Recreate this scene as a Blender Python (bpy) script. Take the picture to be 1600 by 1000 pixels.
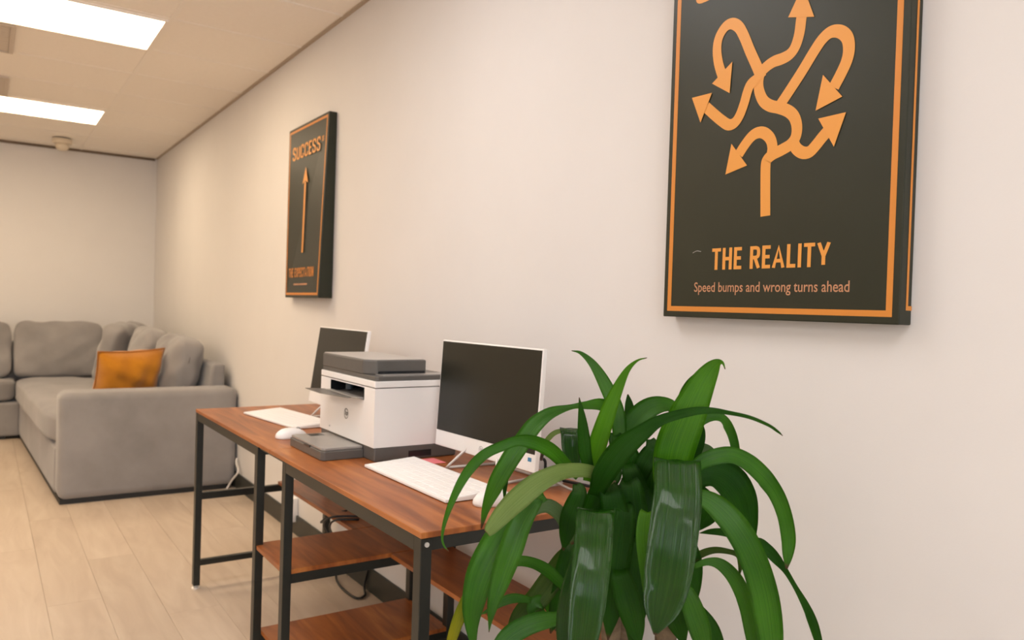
import bpy, bmesh, math, random
from mathutils import Vector, Matrix
random.seed(7)
SC = bpy.context.scene
for o in list(bpy.data.objects): bpy.data.objects.remove(o)

# ---------------------------------------------------------------- camera, world, exposure
cd = bpy.data.cameras.new('camera'); co = bpy.data.objects.new('camera', cd); SC.collection.objects.link(co)
cd.sensor_width = 36.0; cd.lens = 1217.206 / 1600 * 36.0; cd.clip_start = .05
CR = Vector((0.82651, -0.56203, 0.03159)); CU = Vector((-0.01753, 0.03039, 0.99938)); CF = Vector((0.56265, 0.82656, -0.01527))
M = Matrix.Identity(4)
for i in range(3):
    M[i][0] = CR[i]; M[i][1] = CU[i]; M[i][2] = -CF[i]
M[0][3], M[1][3], M[2][3] = -1.37926, 0.0, 1.21316
co.matrix_world = M
cd.dof.use_dof = True; cd.dof.focus_distance = 1.55; cd.dof.aperture_fstop = 5.0
SC.camera = co
wd = bpy.data.worlds.new('world'); SC.world = wd; wd.use_nodes = True
wd.node_tree.nodes['Background'].inputs[0].default_value = (.75, .85, 1, 1)
wd.node_tree.nodes['Background'].inputs[1].default_value = .6
SC.view_settings.view_transform = 'Standard'; SC.view_settings.look = 'None'
SC.view_settings.exposure = EXPO = 0.0; SC.view_settings.gamma = 1.0; SC.view_settings.use_curve_mapping = False
PANEL_FAR = (1.0, .79, .54); PANEL_NEAR = (1.0, .985, .99); PANEL_W = 9.3; PANEL_WF = 13.5
la = bpy.data.lights.new('added_window_fill', 'AREA'); lo = bpy.data.objects.new('added_window_fill', la); SC.collection.objects.link(lo)  # area fill for an assumed window, added out of view
la.shape = 'RECTANGLE'; la.size = 2.9; la.size_y = 1.45; la.energy = 75; la.color = (.93, .96, 1.0)
lo.location = (-2.4, -3.33, 1.5); lo.rotation_euler = (math.radians(90), 0, 0)

# ---------------------------------------------------------------- materials
def mat(name, col, rough=.6, metal=0, spec=.5):
    m = bpy.data.materials.new(name); m.use_nodes = True
    b = m.node_tree.nodes['Principled BSDF']
    b.inputs['Base Color'].default_value = (*col, 1); b.inputs['Roughness'].default_value = rough
    b.inputs['Metallic'].default_value = metal; b.inputs['Specular IOR Level'].default_value = spec
    return m
def N(m, t, **k):
    n = m.node_tree.nodes.new(t)
    for a, v in k.items(): setattr(n, a, v)
    return n
def lk(m, a, b): m.node_tree.links.new(a, b)
def bsdf(m): return m.node_tree.nodes['Principled BSDF']
def coords(m, scale=(1, 1, 1), kind='Object'):
    tc = N(m, 'ShaderNodeTexCoord'); mp = N(m, 'ShaderNodeMapping'); mp.inputs['Scale'].default_value = scale
    lk(m, tc.outputs[kind], mp.inputs['Vector']); return mp.outputs['Vector']
def noise(m, vec, scale, detail=4, rough=.55, dist=0):
    n = N(m, 'ShaderNodeTexNoise'); n.inputs['Scale'].default_value = scale; n.inputs['Detail'].default_value = detail
    n.inputs['Roughness'].default_value = rough; n.inputs['Distortion'].default_value = dist
    lk(m, vec, n.inputs['Vector']); return n.outputs['Fac']
def ramp(m, fac, stops):
    r = N(m, 'ShaderNodeValToRGB'); e = r.color_ramp.elements
    e[0].position, e[0].color = stops[0][0], (*stops[0][1], 1); e[1].position, e[1].color = stops[-1][0], (*stops[-1][1], 1)
    for q, c in stops[1:-1]:
        x = e.new(q); x.color = (*c, 1)
    lk(m, fac, r.inputs['Fac']); return r.outputs['Color']
def bump(m, fac, strength, dist=.002):
    b = N(m, 'ShaderNodeBump'); b.inputs['Strength'].default_value = strength; b.inputs['Distance'].default_value = dist
    lk(m, fac, b.inputs['Height']); lk(m, b.outputs['Normal'], bsdf(m).inputs['Normal'])
def textured(name, stops, scale, stretch=(1, 1, 1), rough=.6, bstr=0, bscale=None, bdist=.002, spec=.5, rnd=0, dist=0):
    m = mat(name, stops[0][1], rough, 0, spec); v = coords(m, stretch)
    vec = v
    if rnd:
        oi = N(m, 'ShaderNodeObjectInfo'); ad = N(m, 'ShaderNodeVectorMath', operation='ADD'); mu = N(m, 'ShaderNodeMath', operation='MULTIPLY')
        mu.inputs[1].default_value = 37.0; lk(m, oi.outputs['Random'], mu.inputs[0]); lk(m, v, ad.inputs[0]); lk(m, mu.outputs[0], ad.inputs[1]); vec = ad.outputs[0]
    f = noise(m, vec, scale, dist=dist); c = ramp(m, f, stops)
    if rnd:
        hs = N(m, 'ShaderNodeHueSaturation'); mr = N(m, 'ShaderNodeMapRange'); mr.inputs['To Min'].default_value = 1 - rnd; mr.inputs['To Max'].default_value = 1 + rnd
        lk(m, oi.outputs['Random'], mr.inputs['Value']); lk(m, mr.outputs[0], hs.inputs['Value']); lk(m, c, hs.inputs['Color']); c = hs.outputs[0]
    lk(m, c, bsdf(m).inputs['Base Color'])
    if bstr: bump(m, noise(m, vec if bscale is None else coords(m), bscale or scale, 3), bstr, bdist)
    return m
WALL = textured('wall_paint', [(.3, (.71, .685, .67)), (.7, (.73, .705, .69))], 3, rough=.62, bstr=.12, bscale=260, bdist=.001, spec=.3)
CEIL = textured('ceiling_tile_board', [(.3, (.92, .855, .775)), (.7, (.94, .875, .795))], 40, rough=.9, bstr=.25, bscale=220, bdist=.001, spec=.1)
GRIDM = mat('ceiling_grid_metal', (.92, .855, .775), .6)
FLOOR = textured('oak_plank', [(.25, (.50, .395, .30)), (.5, (.57, .462, .357)), (.75, (.63, .525, .415))], 3.2, (3.5, .55, 1), rough=.42, bstr=.1, bscale=90, rnd=.035, dist=1.2)
SUBF = mat('floor_underlay', (.30, .21, .14), .8)
BASEB = mat('baseboard_vinyl', (.026, .027, .022), .45)
TRIM = mat('painted_shadow_reveal', (.16, .11, .07), .6)  # brown stands for the shadow line at the top of the back wall
WOOD = textured('red_brown_wood_laminate', [(.30, (.20, .055, .013)), (.46, (.32, .094, .021)), (.60, (.42, .136, .031)), (.74, (.54, .21, .055))], 2.4, (9, .9, 1), rough=.36, dist=.8, spec=.45)
STEEL = mat('black_powder_coat', (.010, .0115, .0085), .40, 0, .55)
CHROME = mat('bright_zinc', (.85, .82, .78), .35, .6)
FABRIC = textured('grey_sofa_fabric', [(.3, (.235, .220, .215)), (.7, (.315, .297, .291))], 3.5, rough=.95, bstr=.5, bscale=420, bdist=.0015, spec=.15)
bsdf(FABRIC).inputs['Sheen Weight'].default_value = .35; bsdf(FABRIC).inputs['Sheen Roughness'].default_value = .5
MUSTARD = textured('mustard_velvet', [(.3, (.46, .165, .006)), (.7, (.58, .225, .010))], 9, rough=.75, bstr=.4, bscale=300, bdist=.001, spec=.2)
bsdf(MUSTARD).inputs['Sheen Weight'].default_value = .4
PIPING = mat('mustard_piping', (.36, .12, .006), .7)
BLACKPL = mat('black_plinth', (.015, .015, .015), .6)
WHITEPL = mat('white_plastic', (.88, .855, .835), .36)
KEYW = mat('white_keycaps', (.92, .895, .875), .45)
GREYPL = textured('grey_plastic', [(.3, (.105, .097, .088)), (.7, (.115, .107, .098))], 30, rough=.4, bstr=.15, bscale=500, bdist=.0006)
GREYLID = textured('grey_plastic_lit_lid', [(.3, (.29, .27, .25)), (.7, (.31, .29, .27))], 30, rough=.3, bstr=.15, bscale=500, bdist=.0006)  # lid grey, raised for light reflected off the top faces
DARKPL = mat('dark_recess', (.006, .007, .009), .3)
SCREEN = mat('matte_dark_screen', (.006, .007, .0035), .30, 0, .5)
LOGOG = mat('grey_logo_print', (.10, .10, .10), .4)
LOGOL = mat('pale_grey_logo', (.42, .41, .40), .4)
STICK = mat('blue_sticker', (.05, .22, .42), .5)
PINK = mat('pink_paper', (.85, .22, .24), .7)
CABLEW = mat('white_cable', (.75, .71, .67), .45)
CABLEG = mat('grey_cable', (.42, .39, .35), .45)
CABLEB = mat('black_cable', (.012, .012, .012), .45)
CANVAS = textured('dark_canvas_print', [(.3, (.014, .0165, .007)), (.7, (.017, .0195, .009))], 8, rough=.42, bstr=.12, bscale=900, bdist=.0006, spec=.4)
ORANGE = mat('orange_print_lit', (.74, .31, .052), .45)  # lighter orange, with the gloss reflection of the upper print in it
ORANGE2 = mat('burnt_orange_print', (.62, .225, .03), .45)
PINKT = mat('dusty_orange_small_print', (.52, .25, .13), .45)
POTM = textured('charcoal_ceramic', [(.3, (.05, .05, .05)), (.7, (.07, .068, .065))], 6, rough=.5)
SOIL = textured('potting_soil', [(.3, (.02, .012, .007)), (.7, (.06, .036, .02))], 60, rough=.95, bstr=1, bscale=80, bdist=.01)
CANE = textured('tan_cane_bark', [(.3, (.10, .065, .035)), (.7, (.20, .14, .08))], 18, (1, 1, 4), rough=.85, bstr=.8, bscale=60, bdist=.004)
DIFF = {}
def panel_mat(name, col, s):
    m = bpy.data.materials.new(name); m.use_nodes = True; b = bsdf(m)
    b.inputs['Base Color'].default_value = (.9, .9, .88, 1)
    b.inputs['Emission Color'].default_value = (*col, 1); b.inputs['Emission Strength'].default_value = s
    return m
def leaf_mat(name, c1, c2, rough, tip=None, gloss=.5, bs=.6, bd=.003):
    m = mat(name, c1, rough, 0, gloss); nt = m.node_tree
    uv = N(m, 'ShaderNodeTexCoord'); mp = N(m, 'ShaderNodeMapping'); mp.inputs['Scale'].default_value = (34 if name == 'leaf_glossy_green' else 46, .12 if name == 'leaf_glossy_green' else .5, 1)
    lk(m, uv.outputs['UV'], mp.inputs['Vector'])
    oi = N(m, 'ShaderNodeObjectInfo'); ad = N(m, 'ShaderNodeVectorMath', operation='ADD'); lk(m, mp.outputs[0], ad.inputs[0]); lk(m, oi.outputs['Random'], ad.inputs[1])
    f = noise(m, ad.outputs[0], 1.0, 3)
    big = noise(m, coords(m, (5, 5, 5)), 1.5, 2)
    mx = N(m, 'ShaderNodeMath', operation='ADD'); mu = N(m, 'ShaderNodeMath', operation='MULTIPLY'); mu.inputs[1].default_value = .5
    lk(m, f, mx.inputs[0]); lk(m, big, mx.inputs[1]); lk(m, mx.outputs[0], mu.inputs[0])
    c = ramp(m, mu.outputs[0], [(.38, c1), (.62, c2)])
    # brown dry tip
    sx = N(m, 'ShaderNodeSeparateXYZ'); lk(m, uv.outputs['UV'], sx.inputs[0])
    t = ramp(m, sx.outputs[1], [(0, (0, 0, 0)), (.955, (0, 0, 0)), (.985, (1, 1, 1)), (1, (1, 1, 1))])
    mixc = N(m, 'ShaderNodeMixRGB'); lk(m, t, mixc.inputs[0]); lk(m, c, mixc.inputs[1]); mixc.inputs[2].default_value = (*(tip or (.14, .075, .04)), 1)
    lk(m, mixc.outputs[0], bsdf(m).inputs['Base Color'])
    bump(m, f, bs, bd)
    if name == 'leaf_glossy_green': bsdf(m).inputs['Coat Weight'].default_value = .5; bsdf(m).inputs['Coat Roughness'].default_value = .09
    tr = N(m, 'ShaderNodeBsdfTranslucent'); ms = N(m, 'ShaderNodeMixShader'); ms.inputs[0].default_value = .22
    hs = N(m, 'ShaderNodeHueSaturation'); hs.inputs['Value'].default_value = 1.6; hs.inputs['Saturation'].default_value = 1.1; lk(m, mixc.outputs[0], hs.inputs['Color']); lk(m, hs.outputs[0], tr.inputs['Color'])
    out = nt.nodes['Material Output']
    lk(m, bsdf(m).outputs[0], ms.inputs[1]); lk(m, tr.outputs[0], ms.inputs[2]); lk(m, ms.outputs[0], out.inputs['Surface'])
    return m
LEAFM = {
 'g': leaf_mat('leaf_green', (.030, .155, .006), (.085, .28, .016), .30, None, .7, .5, .002),
 'b': leaf_mat('leaf_bright_green', (.060, .23, .004), (.13, .36, .010), .40),
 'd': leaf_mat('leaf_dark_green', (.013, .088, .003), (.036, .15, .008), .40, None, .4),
 's': leaf_mat('leaf_glossy_green', (.010, .075, .004), (.030, .130, .009), .16, None, .6, .75, .003),
 'p': leaf_mat('leaf_green_painted_sheen', (.20, .31, .08), (.33, .44, .15), .40, (.34, .22, .11)),  # pale tone carries ceiling light reflected off the upward faces
 'w': leaf_mat('leaf_greyish_green', (.10, .20, .075), (.18, .27, .12), .34),
 'o': leaf_mat('leaf_olive_green', (.050, .11, .014), (.10, .17, .026), .42),
 'y': leaf_mat('leaf_yellowing', (.24, .30, .018), (.42, .39, .024), .45, (.22, .09, .02)),
}

# ---------------------------------------------------------------- mesh helpers (world coordinates in, objects parented to their thing)
ROOTLOC = {}
def thing(name, loc, label, cat, group=None):
    o = bpy.data.objects.new(name, None); SC.collection.objects.link(o); o.location = loc; o.empty_display_size = .05
    o['label'] = label; o['category'] = cat
    if group: o['group'] = group
    ROOTLOC[o.name] = Vector(loc); return o
def obj(name, bm, m, parent=None, loc=None, smooth=False, label=None):
    base = Vector((0, 0, 0))
    if parent is not None:
        base = ROOTLOC[parent.name]
    elif loc is not None: base = Vector(loc)
    bmesh.ops.translate(bm, verts=bm.verts, vec=-base)
    me = bpy.data.meshes.new(name); bm.normal_update(); bm.to_mesh(me); bm.free()
    if smooth:
        for pl in me.polygons: pl.use_smooth = True
    me.materials.append(m)
    o = bpy.data.objects.new(name, me); SC.collection.objects.link(o)
    if parent is not None: o.parent = parent; ROOTLOC[o.name] = base
    else: o.location = base; ROOTLOC[o.name] = base
    if label: o['label'] = label
    return o
def tag(o, label, cat, group=None, kind=None):
    if label: o['label'] = label
    if cat: o['category'] = cat
    if group: o['group'] = group
    if kind: o['kind'] = kind
    return o
def struct(name, bm, m, parent=None):
    o = obj(name, bm, m, parent)
    if parent is None: o['kind'] = 'structure'
    return o
def merge(bm, src):
    mp = {}
    for v in src.verts: mp[v] = bm.verts.new(v.co)
    for f in src.faces:
        try: bm.faces.new([mp[v] for v in f.verts])
        except ValueError: pass
    src.free()
def box(bm, x0, x1, y0, y1, z0, z1, r=0, seg=2):
    t = bmesh.new(); bmesh.ops.create_cube(t, size=1)
    for v in t.verts:
        v.co = Vector((x0 if v.co.x < 0 else x1, y0 if v.co.y < 0 else y1, z0 if v.co.z < 0 else z1))
    if r: bmesh.ops.bevel(t, geom=t.edges[:], offset=r, segments=seg, profile=.5, affect='EDGES')
    merge(bm, t); return bm
def B(*a, **k): return box(bmesh.new(), *a, **k)
def prism(bm, pts, axis, a0, a1, r=0, seg=2):
    """polygon pts in the two other axes, extruded along axis"""
    t = bmesh.new()
    def pt(q, a): return {'x': (a, q[0], q[1]), 'y': (q[0], a, q[1]), 'z': (q[0], q[1], a)}[axis]
    A = [t.verts.new(pt(q, a0)) for q in pts]; Bv = [t.verts.new(pt(q, a1)) for q in pts]; n = len(pts)
    t.faces.new(A); t.faces.new(Bv[::-1])
    for i in range(n): t.faces.new((A[i], Bv[i], Bv[(i + 1) % n], A[(i + 1) % n]))
    bmesh.ops.recalc_face_normals(t, faces=t.faces[:])
    if r: bmesh.ops.bevel(t, geom=t.edges[:], offset=r, segments=seg, profile=.5, affect='EDGES')
    merge(bm, t); return bm
def catmull(P, n):
    out = []; P = [Vector(q) for q in P]; m = len(P)
    for i in range(m - 1):
        p0 = P[i - 1] if i else P[0] * 2 - P[1]; p1, p2 = P[i], P[i + 1]; p3 = P[i + 2] if i + 2 < m else P[-1] * 2 - P[-2]
        for k in range(n):
            t = k / n
            out.append(.5 * (2 * p1 + (p2 - p0) * t + (2 * p0 - 5 * p1 + 4 * p2 - p3) * t * t + (3 * p1 - p0 - 3 * p2 + p3) * t ** 3))
    out.append(P[-1]); return out
def tube(bm, pts, r, seg=8, smooth_n=0, caps=True):
    P = catmull(pts, smooth_n) if smooth_n else [Vector(q) for q in pts]
    n = len(P); up = None; rings = []
    for i in range(n):
        t = (P[min(i + 1, n - 1)] - P[max(i - 1, 0)]).normalized()
        if up is None: up = Vector((0, 0, 1)) if abs(t.z) < .9 else Vector((1, 0, 0))
        a = t.cross(up); a.normalize(); up = a.cross(t).normalized()
        rr = r(i / (n - 1)) if callable(r) else r
        rings.append([bm.verts.new(P[i] + rr * (math.cos(2 * math.pi * k / seg) * a + math.sin(2 * math.pi * k / seg) * up)) for k in range(seg)])
    for i in range(n - 1):
        for k in range(seg): bm.faces.new((rings[i][k], rings[i][(k + 1) % seg], rings[i + 1][(k + 1) % seg], rings[i + 1][k]))
    if caps: bm.faces.new(rings[0][::-1]); bm.faces.new(rings[-1])
    return bm
def lathe(bm, cx, cy, prof, seg=32):
    rings = []
    for r, z in prof: rings.append([bm.verts.new((cx + r * math.cos(2 * math.pi * k / seg), cy + r * math.sin(2 * math.pi * k / seg), z)) for k in range(seg)])
    for i in range(len(prof) - 1):
        for k in range(seg): bm.faces.new((rings[i][k], rings[i][(k + 1) % seg], rings[i + 1][(k + 1) % seg], rings[i + 1][k]))
    bm.faces.new(rings[0][::-1]); bm.faces.new(rings[-1]); return bm
def softbox(c, u, v, n, w, h, t, e=5.0, G=12, wr=.008, seed=0, puff=.25):
    """soft upholstered block: centre c, axes u,v,n with full sizes w,h,t"""
    bm = bmesh.new(); c, u, v, n = map(Vector, (c, u, v, n)); rnd = random.Random(seed); ph = [rnd.uniform(0, 6.28) for _ in range(8)]
    cache = {}
    def vert(a, b, d):
        key = (round(a, 4), round(b, 4), round(d, 4))
        if key in cache: return cache[key]
        L = (abs(a) ** e + abs(b) ** e + abs(d) ** e) ** (1 / e); p = [a / L, b / L, d / L]
        k = 1 - puff * (max(abs(p[0]), abs(p[1])) ** 3)
        wob = wr * (math.sin(5 * p[0] + 3 * p[1] + ph[0]) * math.sin(4 * p[1] + ph[1]) + .6 * math.sin(11 * p[0] + 7 * p[1] + ph[2]) * abs(p[1]) + .5 * math.sin(9 * p[1] - 8 * p[0] + ph[3]))
        q = c + u * (p[0] * w / 2) + v * (p[1] * h / 2) + n * (p[2] * t / 2 * k + wob * (1 if p[2] > 0 else -1)) + v * (.6 * wob * abs(p[1])) + u * (.4 * wob)
        cache[key] = bm.verts.new(q); return cache[key]
    g = [-1 + 2 * i / G for i in range(G + 1)]
    for ax in range(3):
        for s in (-1, 1):
            for i in range(G):
                for j in range(G):
                    qs = [(g[i], g[j]), (g[i + 1], g[j]), (g[i + 1], g[j + 1]), (g[i], g[j + 1])]; vs = []
                    for a, b in qs:
                        tri = [a, b]; tri.insert(ax, s); vs.append(vert(*tri))
                    bm.faces.new(vs)
    bmesh.ops.recalc_face_normals(bm, faces=bm.faces[:]); return bm
def text_bm(txt, size, bold, sx, mapf, align='CENTER', shear=0, width=None):
    cu = bpy.data.curves.new('t', 'FONT'); cu.body = txt; cu.size = size; cu.align_x = align; cu.offset = bold; cu.shear = shear; cu.resolution_u = 3
    o = bpy.data.objects.new('t', cu); SC.collection.objects.link(o); bpy.context.view_layer.update()
    me = bpy.data.meshes.new_from_object(o); bm = bmesh.new(); bm.from_mesh(me)
    bpy.data.objects.remove(o); bpy.data.curves.remove(cu); bpy.data.meshes.remove(me)
    if width:
        xs = [v.co.x for v in bm.verts]; sx = width / (max(xs) - min(xs))
    for v in bm.verts: v.co = Vector(mapf(v.co.x * sx, v.co.y))
    return bm

GLYPH = {'T': [[(0, 1), (1, 1)], [(.5, 1), (.5, 0)]], 'H': [[(0, 0), (0, 1)], [(1, 0), (1, 1)], [(0, .5), (1, .5)]],
 'E': [[(0, 0), (0, 1)], [(0, 1), (1, 1)], [(0, .51), (.86, .51)], [(0, 0), (1, 0)]], 'L': [[(0, 0), (0, 1)], [(0, 0), (1, 0)]], 'I': [[(.5, 0), (.5, 1)]],
 'A': [[(-.05, -.08), (.5, 1.06), (1.05, -.08)], [(.2, .28), (.8, .28)]], 'Y': [[(-.05, 1.08), (.5, .42)], [(1.05, 1.08), (.5, .42)], [(.5, .5), (.5, 0)]],
 'X': [[(-.05, -.08), (1.05, 1.08)], [(-.05, 1.08), (1.05, -.08)]], 'N': [[(0, 0), (0, 1)], [(1, 0), (1, 1)], [(0, 1), (1, 0)]],
 'R': [[(0, 0), (0, 1)], ('c', [(0, 1), (.6, 1), (.92, .94), (1, .76), (.92, .57), (.6, .5), (0, .5)]), [(.5, .5), (1.05, -.06)]],
 'P': [[(0, 0), (0, 1)], ('c', [(0, 1), (.6, 1), (.92, .94), (1, .73), (.92, .52), (.6, .45), (0, .45)])],
 'S': [('c', [(1, .74), (.95, .92), (.75, 1), (.28, 1), (.06, .92), (0, .76), (.08, .61), (.35, .54), (.65, .48), (.92, .40), (1, .24), (.94, .07), (.72, 0), (.26, 0), (.05, .08), (0, .27)])],
 'C': [('c', [(1, .72), (.95, .92), (.75, 1), (.26, 1), (.05, .92), (0, .75), (0, .25), (.05, .08), (.26, 0), (.75, 0), (.95, .08), (1, .28)])],
 'U': [('c', [(0, 1), (0, .5), (0, .22), (.08, .05), (.3, 0), (.7, 0), (.92, .05), (1, .22), (1, .5), (1, 1)])],
 'O': [('c', [(.5, 1), (.26, 1), (.05, .92), (0, .75), (0, .25), (.05, .08), (.26, 0), (.74, 0), (.95, .08), (1, .25), (1, .75), (.95, .92), (.74, 1), (.5, 1)])]}
def sign_text(txt, uc, v0, width, cap, mapf, t=.155):
    """condensed bold capitals as flat ribbons, laid on a surface through mapf(u, v, lift)"""
    lw = {'I': t, 'E': .40, 'L': .40, ' ': .22, 'A': .56, 'Y': .54, 'T': .48}; gap = .10
    tot = sum(lw.get(c, .50) + gap for c in txt) - gap; bm = bmesh.new(); x = 0; lift = 0; sx = width / tot
    for c in txt:
        w = lw.get(c, .50)
        for g in GLYPH.get(c, []):
            curved = isinstance(g, tuple); pts = g[1] if curved else g
            P = [Vector((x + t / 2 + a * (w - t), t / 2 + b * (1 - t), 0)) for a, b in pts]
            if curved: P = catmull(P, 4)
            elif c not in 'AYX' or len(P) == 2 and P[0].y == P[1].y:
                d0 = (P[1] - P[0]).normalized()
                if c == 'N' and d0.x and d0.y: pass
                elif c in 'TEHLIPNR' and not (c == 'R' and d0.x and d0.y): P = [P[0] - d0 * t / 2, P[1] + d0 * t / 2]
            L_, R_ = [], []
            for i, q in enumerate(P):
                d = (P[min(i + 1, len(P) - 1)] - P[max(i - 1, 0)]).normalized(); nn = Vector((-d.y, d.x, 0)); hw = t / 2
                if 0 < i < len(P) - 1:
                    dd = (P[i] - P[i - 1]).normalized(); hw = hw / max(.45, abs(nn.dot(Vector((-dd.y, dd.x, 0)))))
                for sgn, arr in ((1, L_), (-1, R_)):
                    k = q + nn * hw * sgn; k.y = min(1.0, max(0.0, k.y)); arr.append(bm.verts.new(mapf(uc - width / 2 + k.x * sx, v0 + k.y * cap, lift)))
            for i in range(len(P) - 1): bm.faces.new((L_[i], R_[i], R_[i + 1], L_[i + 1]))
            lift += .00004
        x += w + gap; lift = (lift % .00016)
    bm.normal_update()
    for f in bm.faces:
        if f.normal.x > 0: f.normal_flip()
    return bm

# ---------------------------------------------------------------- room shell
X0, Y0, Y1, H = -4.8, -3.4, 8.214, 2.535
struct('wall_right', B(0, .12, Y0 - .12, Y1 + .12, -.05, H + .12), WALL)
struct('wall_back', B(X0 - .12, -.0005, Y1, Y1 + .12, -.05, H + .12), WALL)
struct('wall_left', B(X0 - .12, X0, Y0 - .12, Y1, -.05, H + .12), WALL)
bm = bmesh.new(); WX0, WX1, WZ0, WZ1 = -3.9, -.9, .7, 2.25
box(bm, X0, WX0, Y0 - .12, Y0, -.05, H + .12); box(bm, WX1, -.0005, Y0 - .12, Y0, -.05, H + .12); box(bm, WX0, WX1, Y0 - .12, Y0, -.05, WZ0); box(bm, WX0, WX1, Y0 - .12, Y0, WZ1, H + .12)
struct('wall_front', bm, WALL)
bm = bmesh.new()
for a in ((WX0, WX0 + .05, WZ0, WZ1), (WX1 - .05, WX1, WZ0, WZ1), (WX0 + .05, WX1 - .05, WZ0, WZ0 + .05), (WX0 + .05, WX1 - .05, WZ1 - .05, WZ1), (-2.425, -2.375, WZ0 + .05, WZ1 - .05)): box(bm, a[0], a[1], Y0 - .08, Y0 - .03, a[2], a[3])
wf = struct('added_window_1', bm, WHITEPL)  # assumed window behind the camera, added to go with the fill
GL = mat('window_glass', (.95, .97, 1), .02); bsdf(GL).inputs['Transmission Weight'].default_value = 1
obj('pane', B(WX0 + .05, -2.425, Y0 - .058, Y0 - .053, WZ0 + .05, WZ1 - .05), GL, wf); obj('pane', B(-2.375, WX1 - .05, Y0 - .058, Y0 - .053, WZ0 + .05, WZ1 - .05), GL, wf)
fl = struct('floor', B(X0, 0, Y0, Y1, -.06, -.0135), SUBF)
PW, PL = .192, 1.36
# planks laid lengthwise down the room with staggered end joints, each one its own board
proto = {}
ci = 0; x = 0.0
while x > X0 + .01:
    xa = max(x - PW, X0); y = Y0 - (ci * .53 % PL)
    while y < Y1 - .01:
        a, b = max(y, Y0), min(y + PL, Y1)
        if b - a > .02:
            key = (round(x - xa, 3), round(b - a, 3))
            if key not in proto:
                bm = bmesh.new(); w, l = key; g = .0004
                q = [(-w + g, g), (-g, g), (-g, l - g), (-w + g, l - g)]; c = .0007
                top = [bm.verts.new((px + (c if i in (0, 3) else -c), py + (c if i < 2 else -c), 0)) for i, (px, py) in enumerate(q)]
                mid = [bm.verts.new((px, py, -.0006)) for px, py in q]; bot = [bm.verts.new((px, py, -.0135)) for px, py in q]
                bm.faces.new(top)
                for A_, B_ in ((mid, top), (bot, mid)):
                    for i in range(4): bm.faces.new((A_[i], A_[(i + 1) % 4], B_[(i + 1) % 4], B_[i]))
                bm.normal_update(); me = bpy.data.meshes.new('plank'); bm.to_mesh(me); bm.free(); me.materials.append(FLOOR); proto[key] = me
            o = bpy.data.objects.new('plank', proto[key]); o.location = (x, a, 0); o.parent = fl; SC.collection.objects.link(o)
        y += PL
    x -= PW; ci += 1
# suspended ceiling: slab, hanging grid, tiles
TP = .567; GX = [0, -.65, -1.85, -3.05, -4.25, X0]
GY = [Y0] + [4.05 + TP * k for k in range(-18, 8) if Y0 + .05 < 4.05 + TP * k < Y1 - .05] + [Y1]
ce = struct('ceiling', B(X0, 0, Y0, Y1, H + .09, H + .12), CEIL)
for gx in GX[1:-1]: obj('grid_bar', B(gx - .012, gx + .012, Y0, Y1, H + .0085, H + .0125), GRIDM, ce)
for gy in GY[1:-1]: obj('grid_bar', B(X0, 0, gy - .012, gy + .012, H + .009, H + .0122), GRIDM, ce)
LIGHTS = {}; VENTS = []
tiles = {}
for i in range(len(GX) - 1):
    xr, xl = GX[i], GX[i + 1]
    for j in range(len(GY) - 1):
        ya, yb = GY[j], GY[j + 1]; k = round((ya - 4.05) / TP)
        if i in (1, 3) and k in (0, 4, -4, -8) and abs(ya - 4.05 - TP * k) < .01: LIGHTS[(i, k)] = (xl, xr, ya, yb); continue
        if i == 1 and k in (1, 3):
            VENTS.append((xl, -1.25, ya, yb)); xt = -1.25
        else: xt = xl
        key = (round(xr - xt, 3), round(yb - ya, 3))
        if key not in tiles:
            bm = B(-key[0] + .001, -.001, .001, key[1] - .001, 0, .016, r=.003, seg=1); me = bpy.data.meshes.new('ceiling_tile'); bm.to_mesh(me); bm.free(); me.materials.append(CEIL); tiles[key] = me
        o = bpy.data.objects.new('ceiling_tile', tiles[key]); o.location = (xr, ya, H + .0125); o.parent = ce; SC.collection.objects.link(o)
obj('grid_bar', B(-1.262, -1.238, 4.05 + TP, 4.05 + 2 * TP, H + .0085, H + .0122), GRIDM, ce)
obj('grid_bar', B(-1.262, -1.238, 4.05 + 3 * TP, 4.05 + 4 * TP, H + .0085, H + .0122), GRIDM, ce)
# edge trims where ceiling meets walls, coloured dark for the shadow line; baseboards
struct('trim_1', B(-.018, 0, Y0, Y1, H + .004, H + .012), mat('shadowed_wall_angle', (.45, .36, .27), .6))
struct('trim_2', B(X0, -.022, Y1 - .014, Y1, H - .010, H + .012), TRIM)
struct('baseboard_right', box(bmesh.new(), -.012, 0, Y0, Y1, 0, .1, r=.003), BASEB)
struct('baseboard_back', B(X0, -.012, Y1 - .012, Y1, 0, .1, r=.003), BASEB)
struct('baseboard_left', B(X0, X0 + .012, Y0, Y1 - .012, 0, .1, r=.003), BASEB)
struct('baseboard_front', B(X0 + .012, -.012, Y0, Y0 + .012, 0, .1, r=.003), BASEB)
FARM = panel_mat('warm_light_diffuser', PANEL_FAR, PANEL_WF); NEARM = panel_mat('neutral_light_diffuser', PANEL_NEAR, PANEL_W)
LNAMES = {(1, 0): 'bright rectangular ceiling light panel cut by the top left corner of the picture', (1, 4): 'second bright ceiling light panel, further back beside the smoke detector',
          (1, -4): 'ceiling light panel directly above the near half of the desk, out of frame', (1, -8): 'ceiling light panel behind the camera on the poster wall side'}
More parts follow.
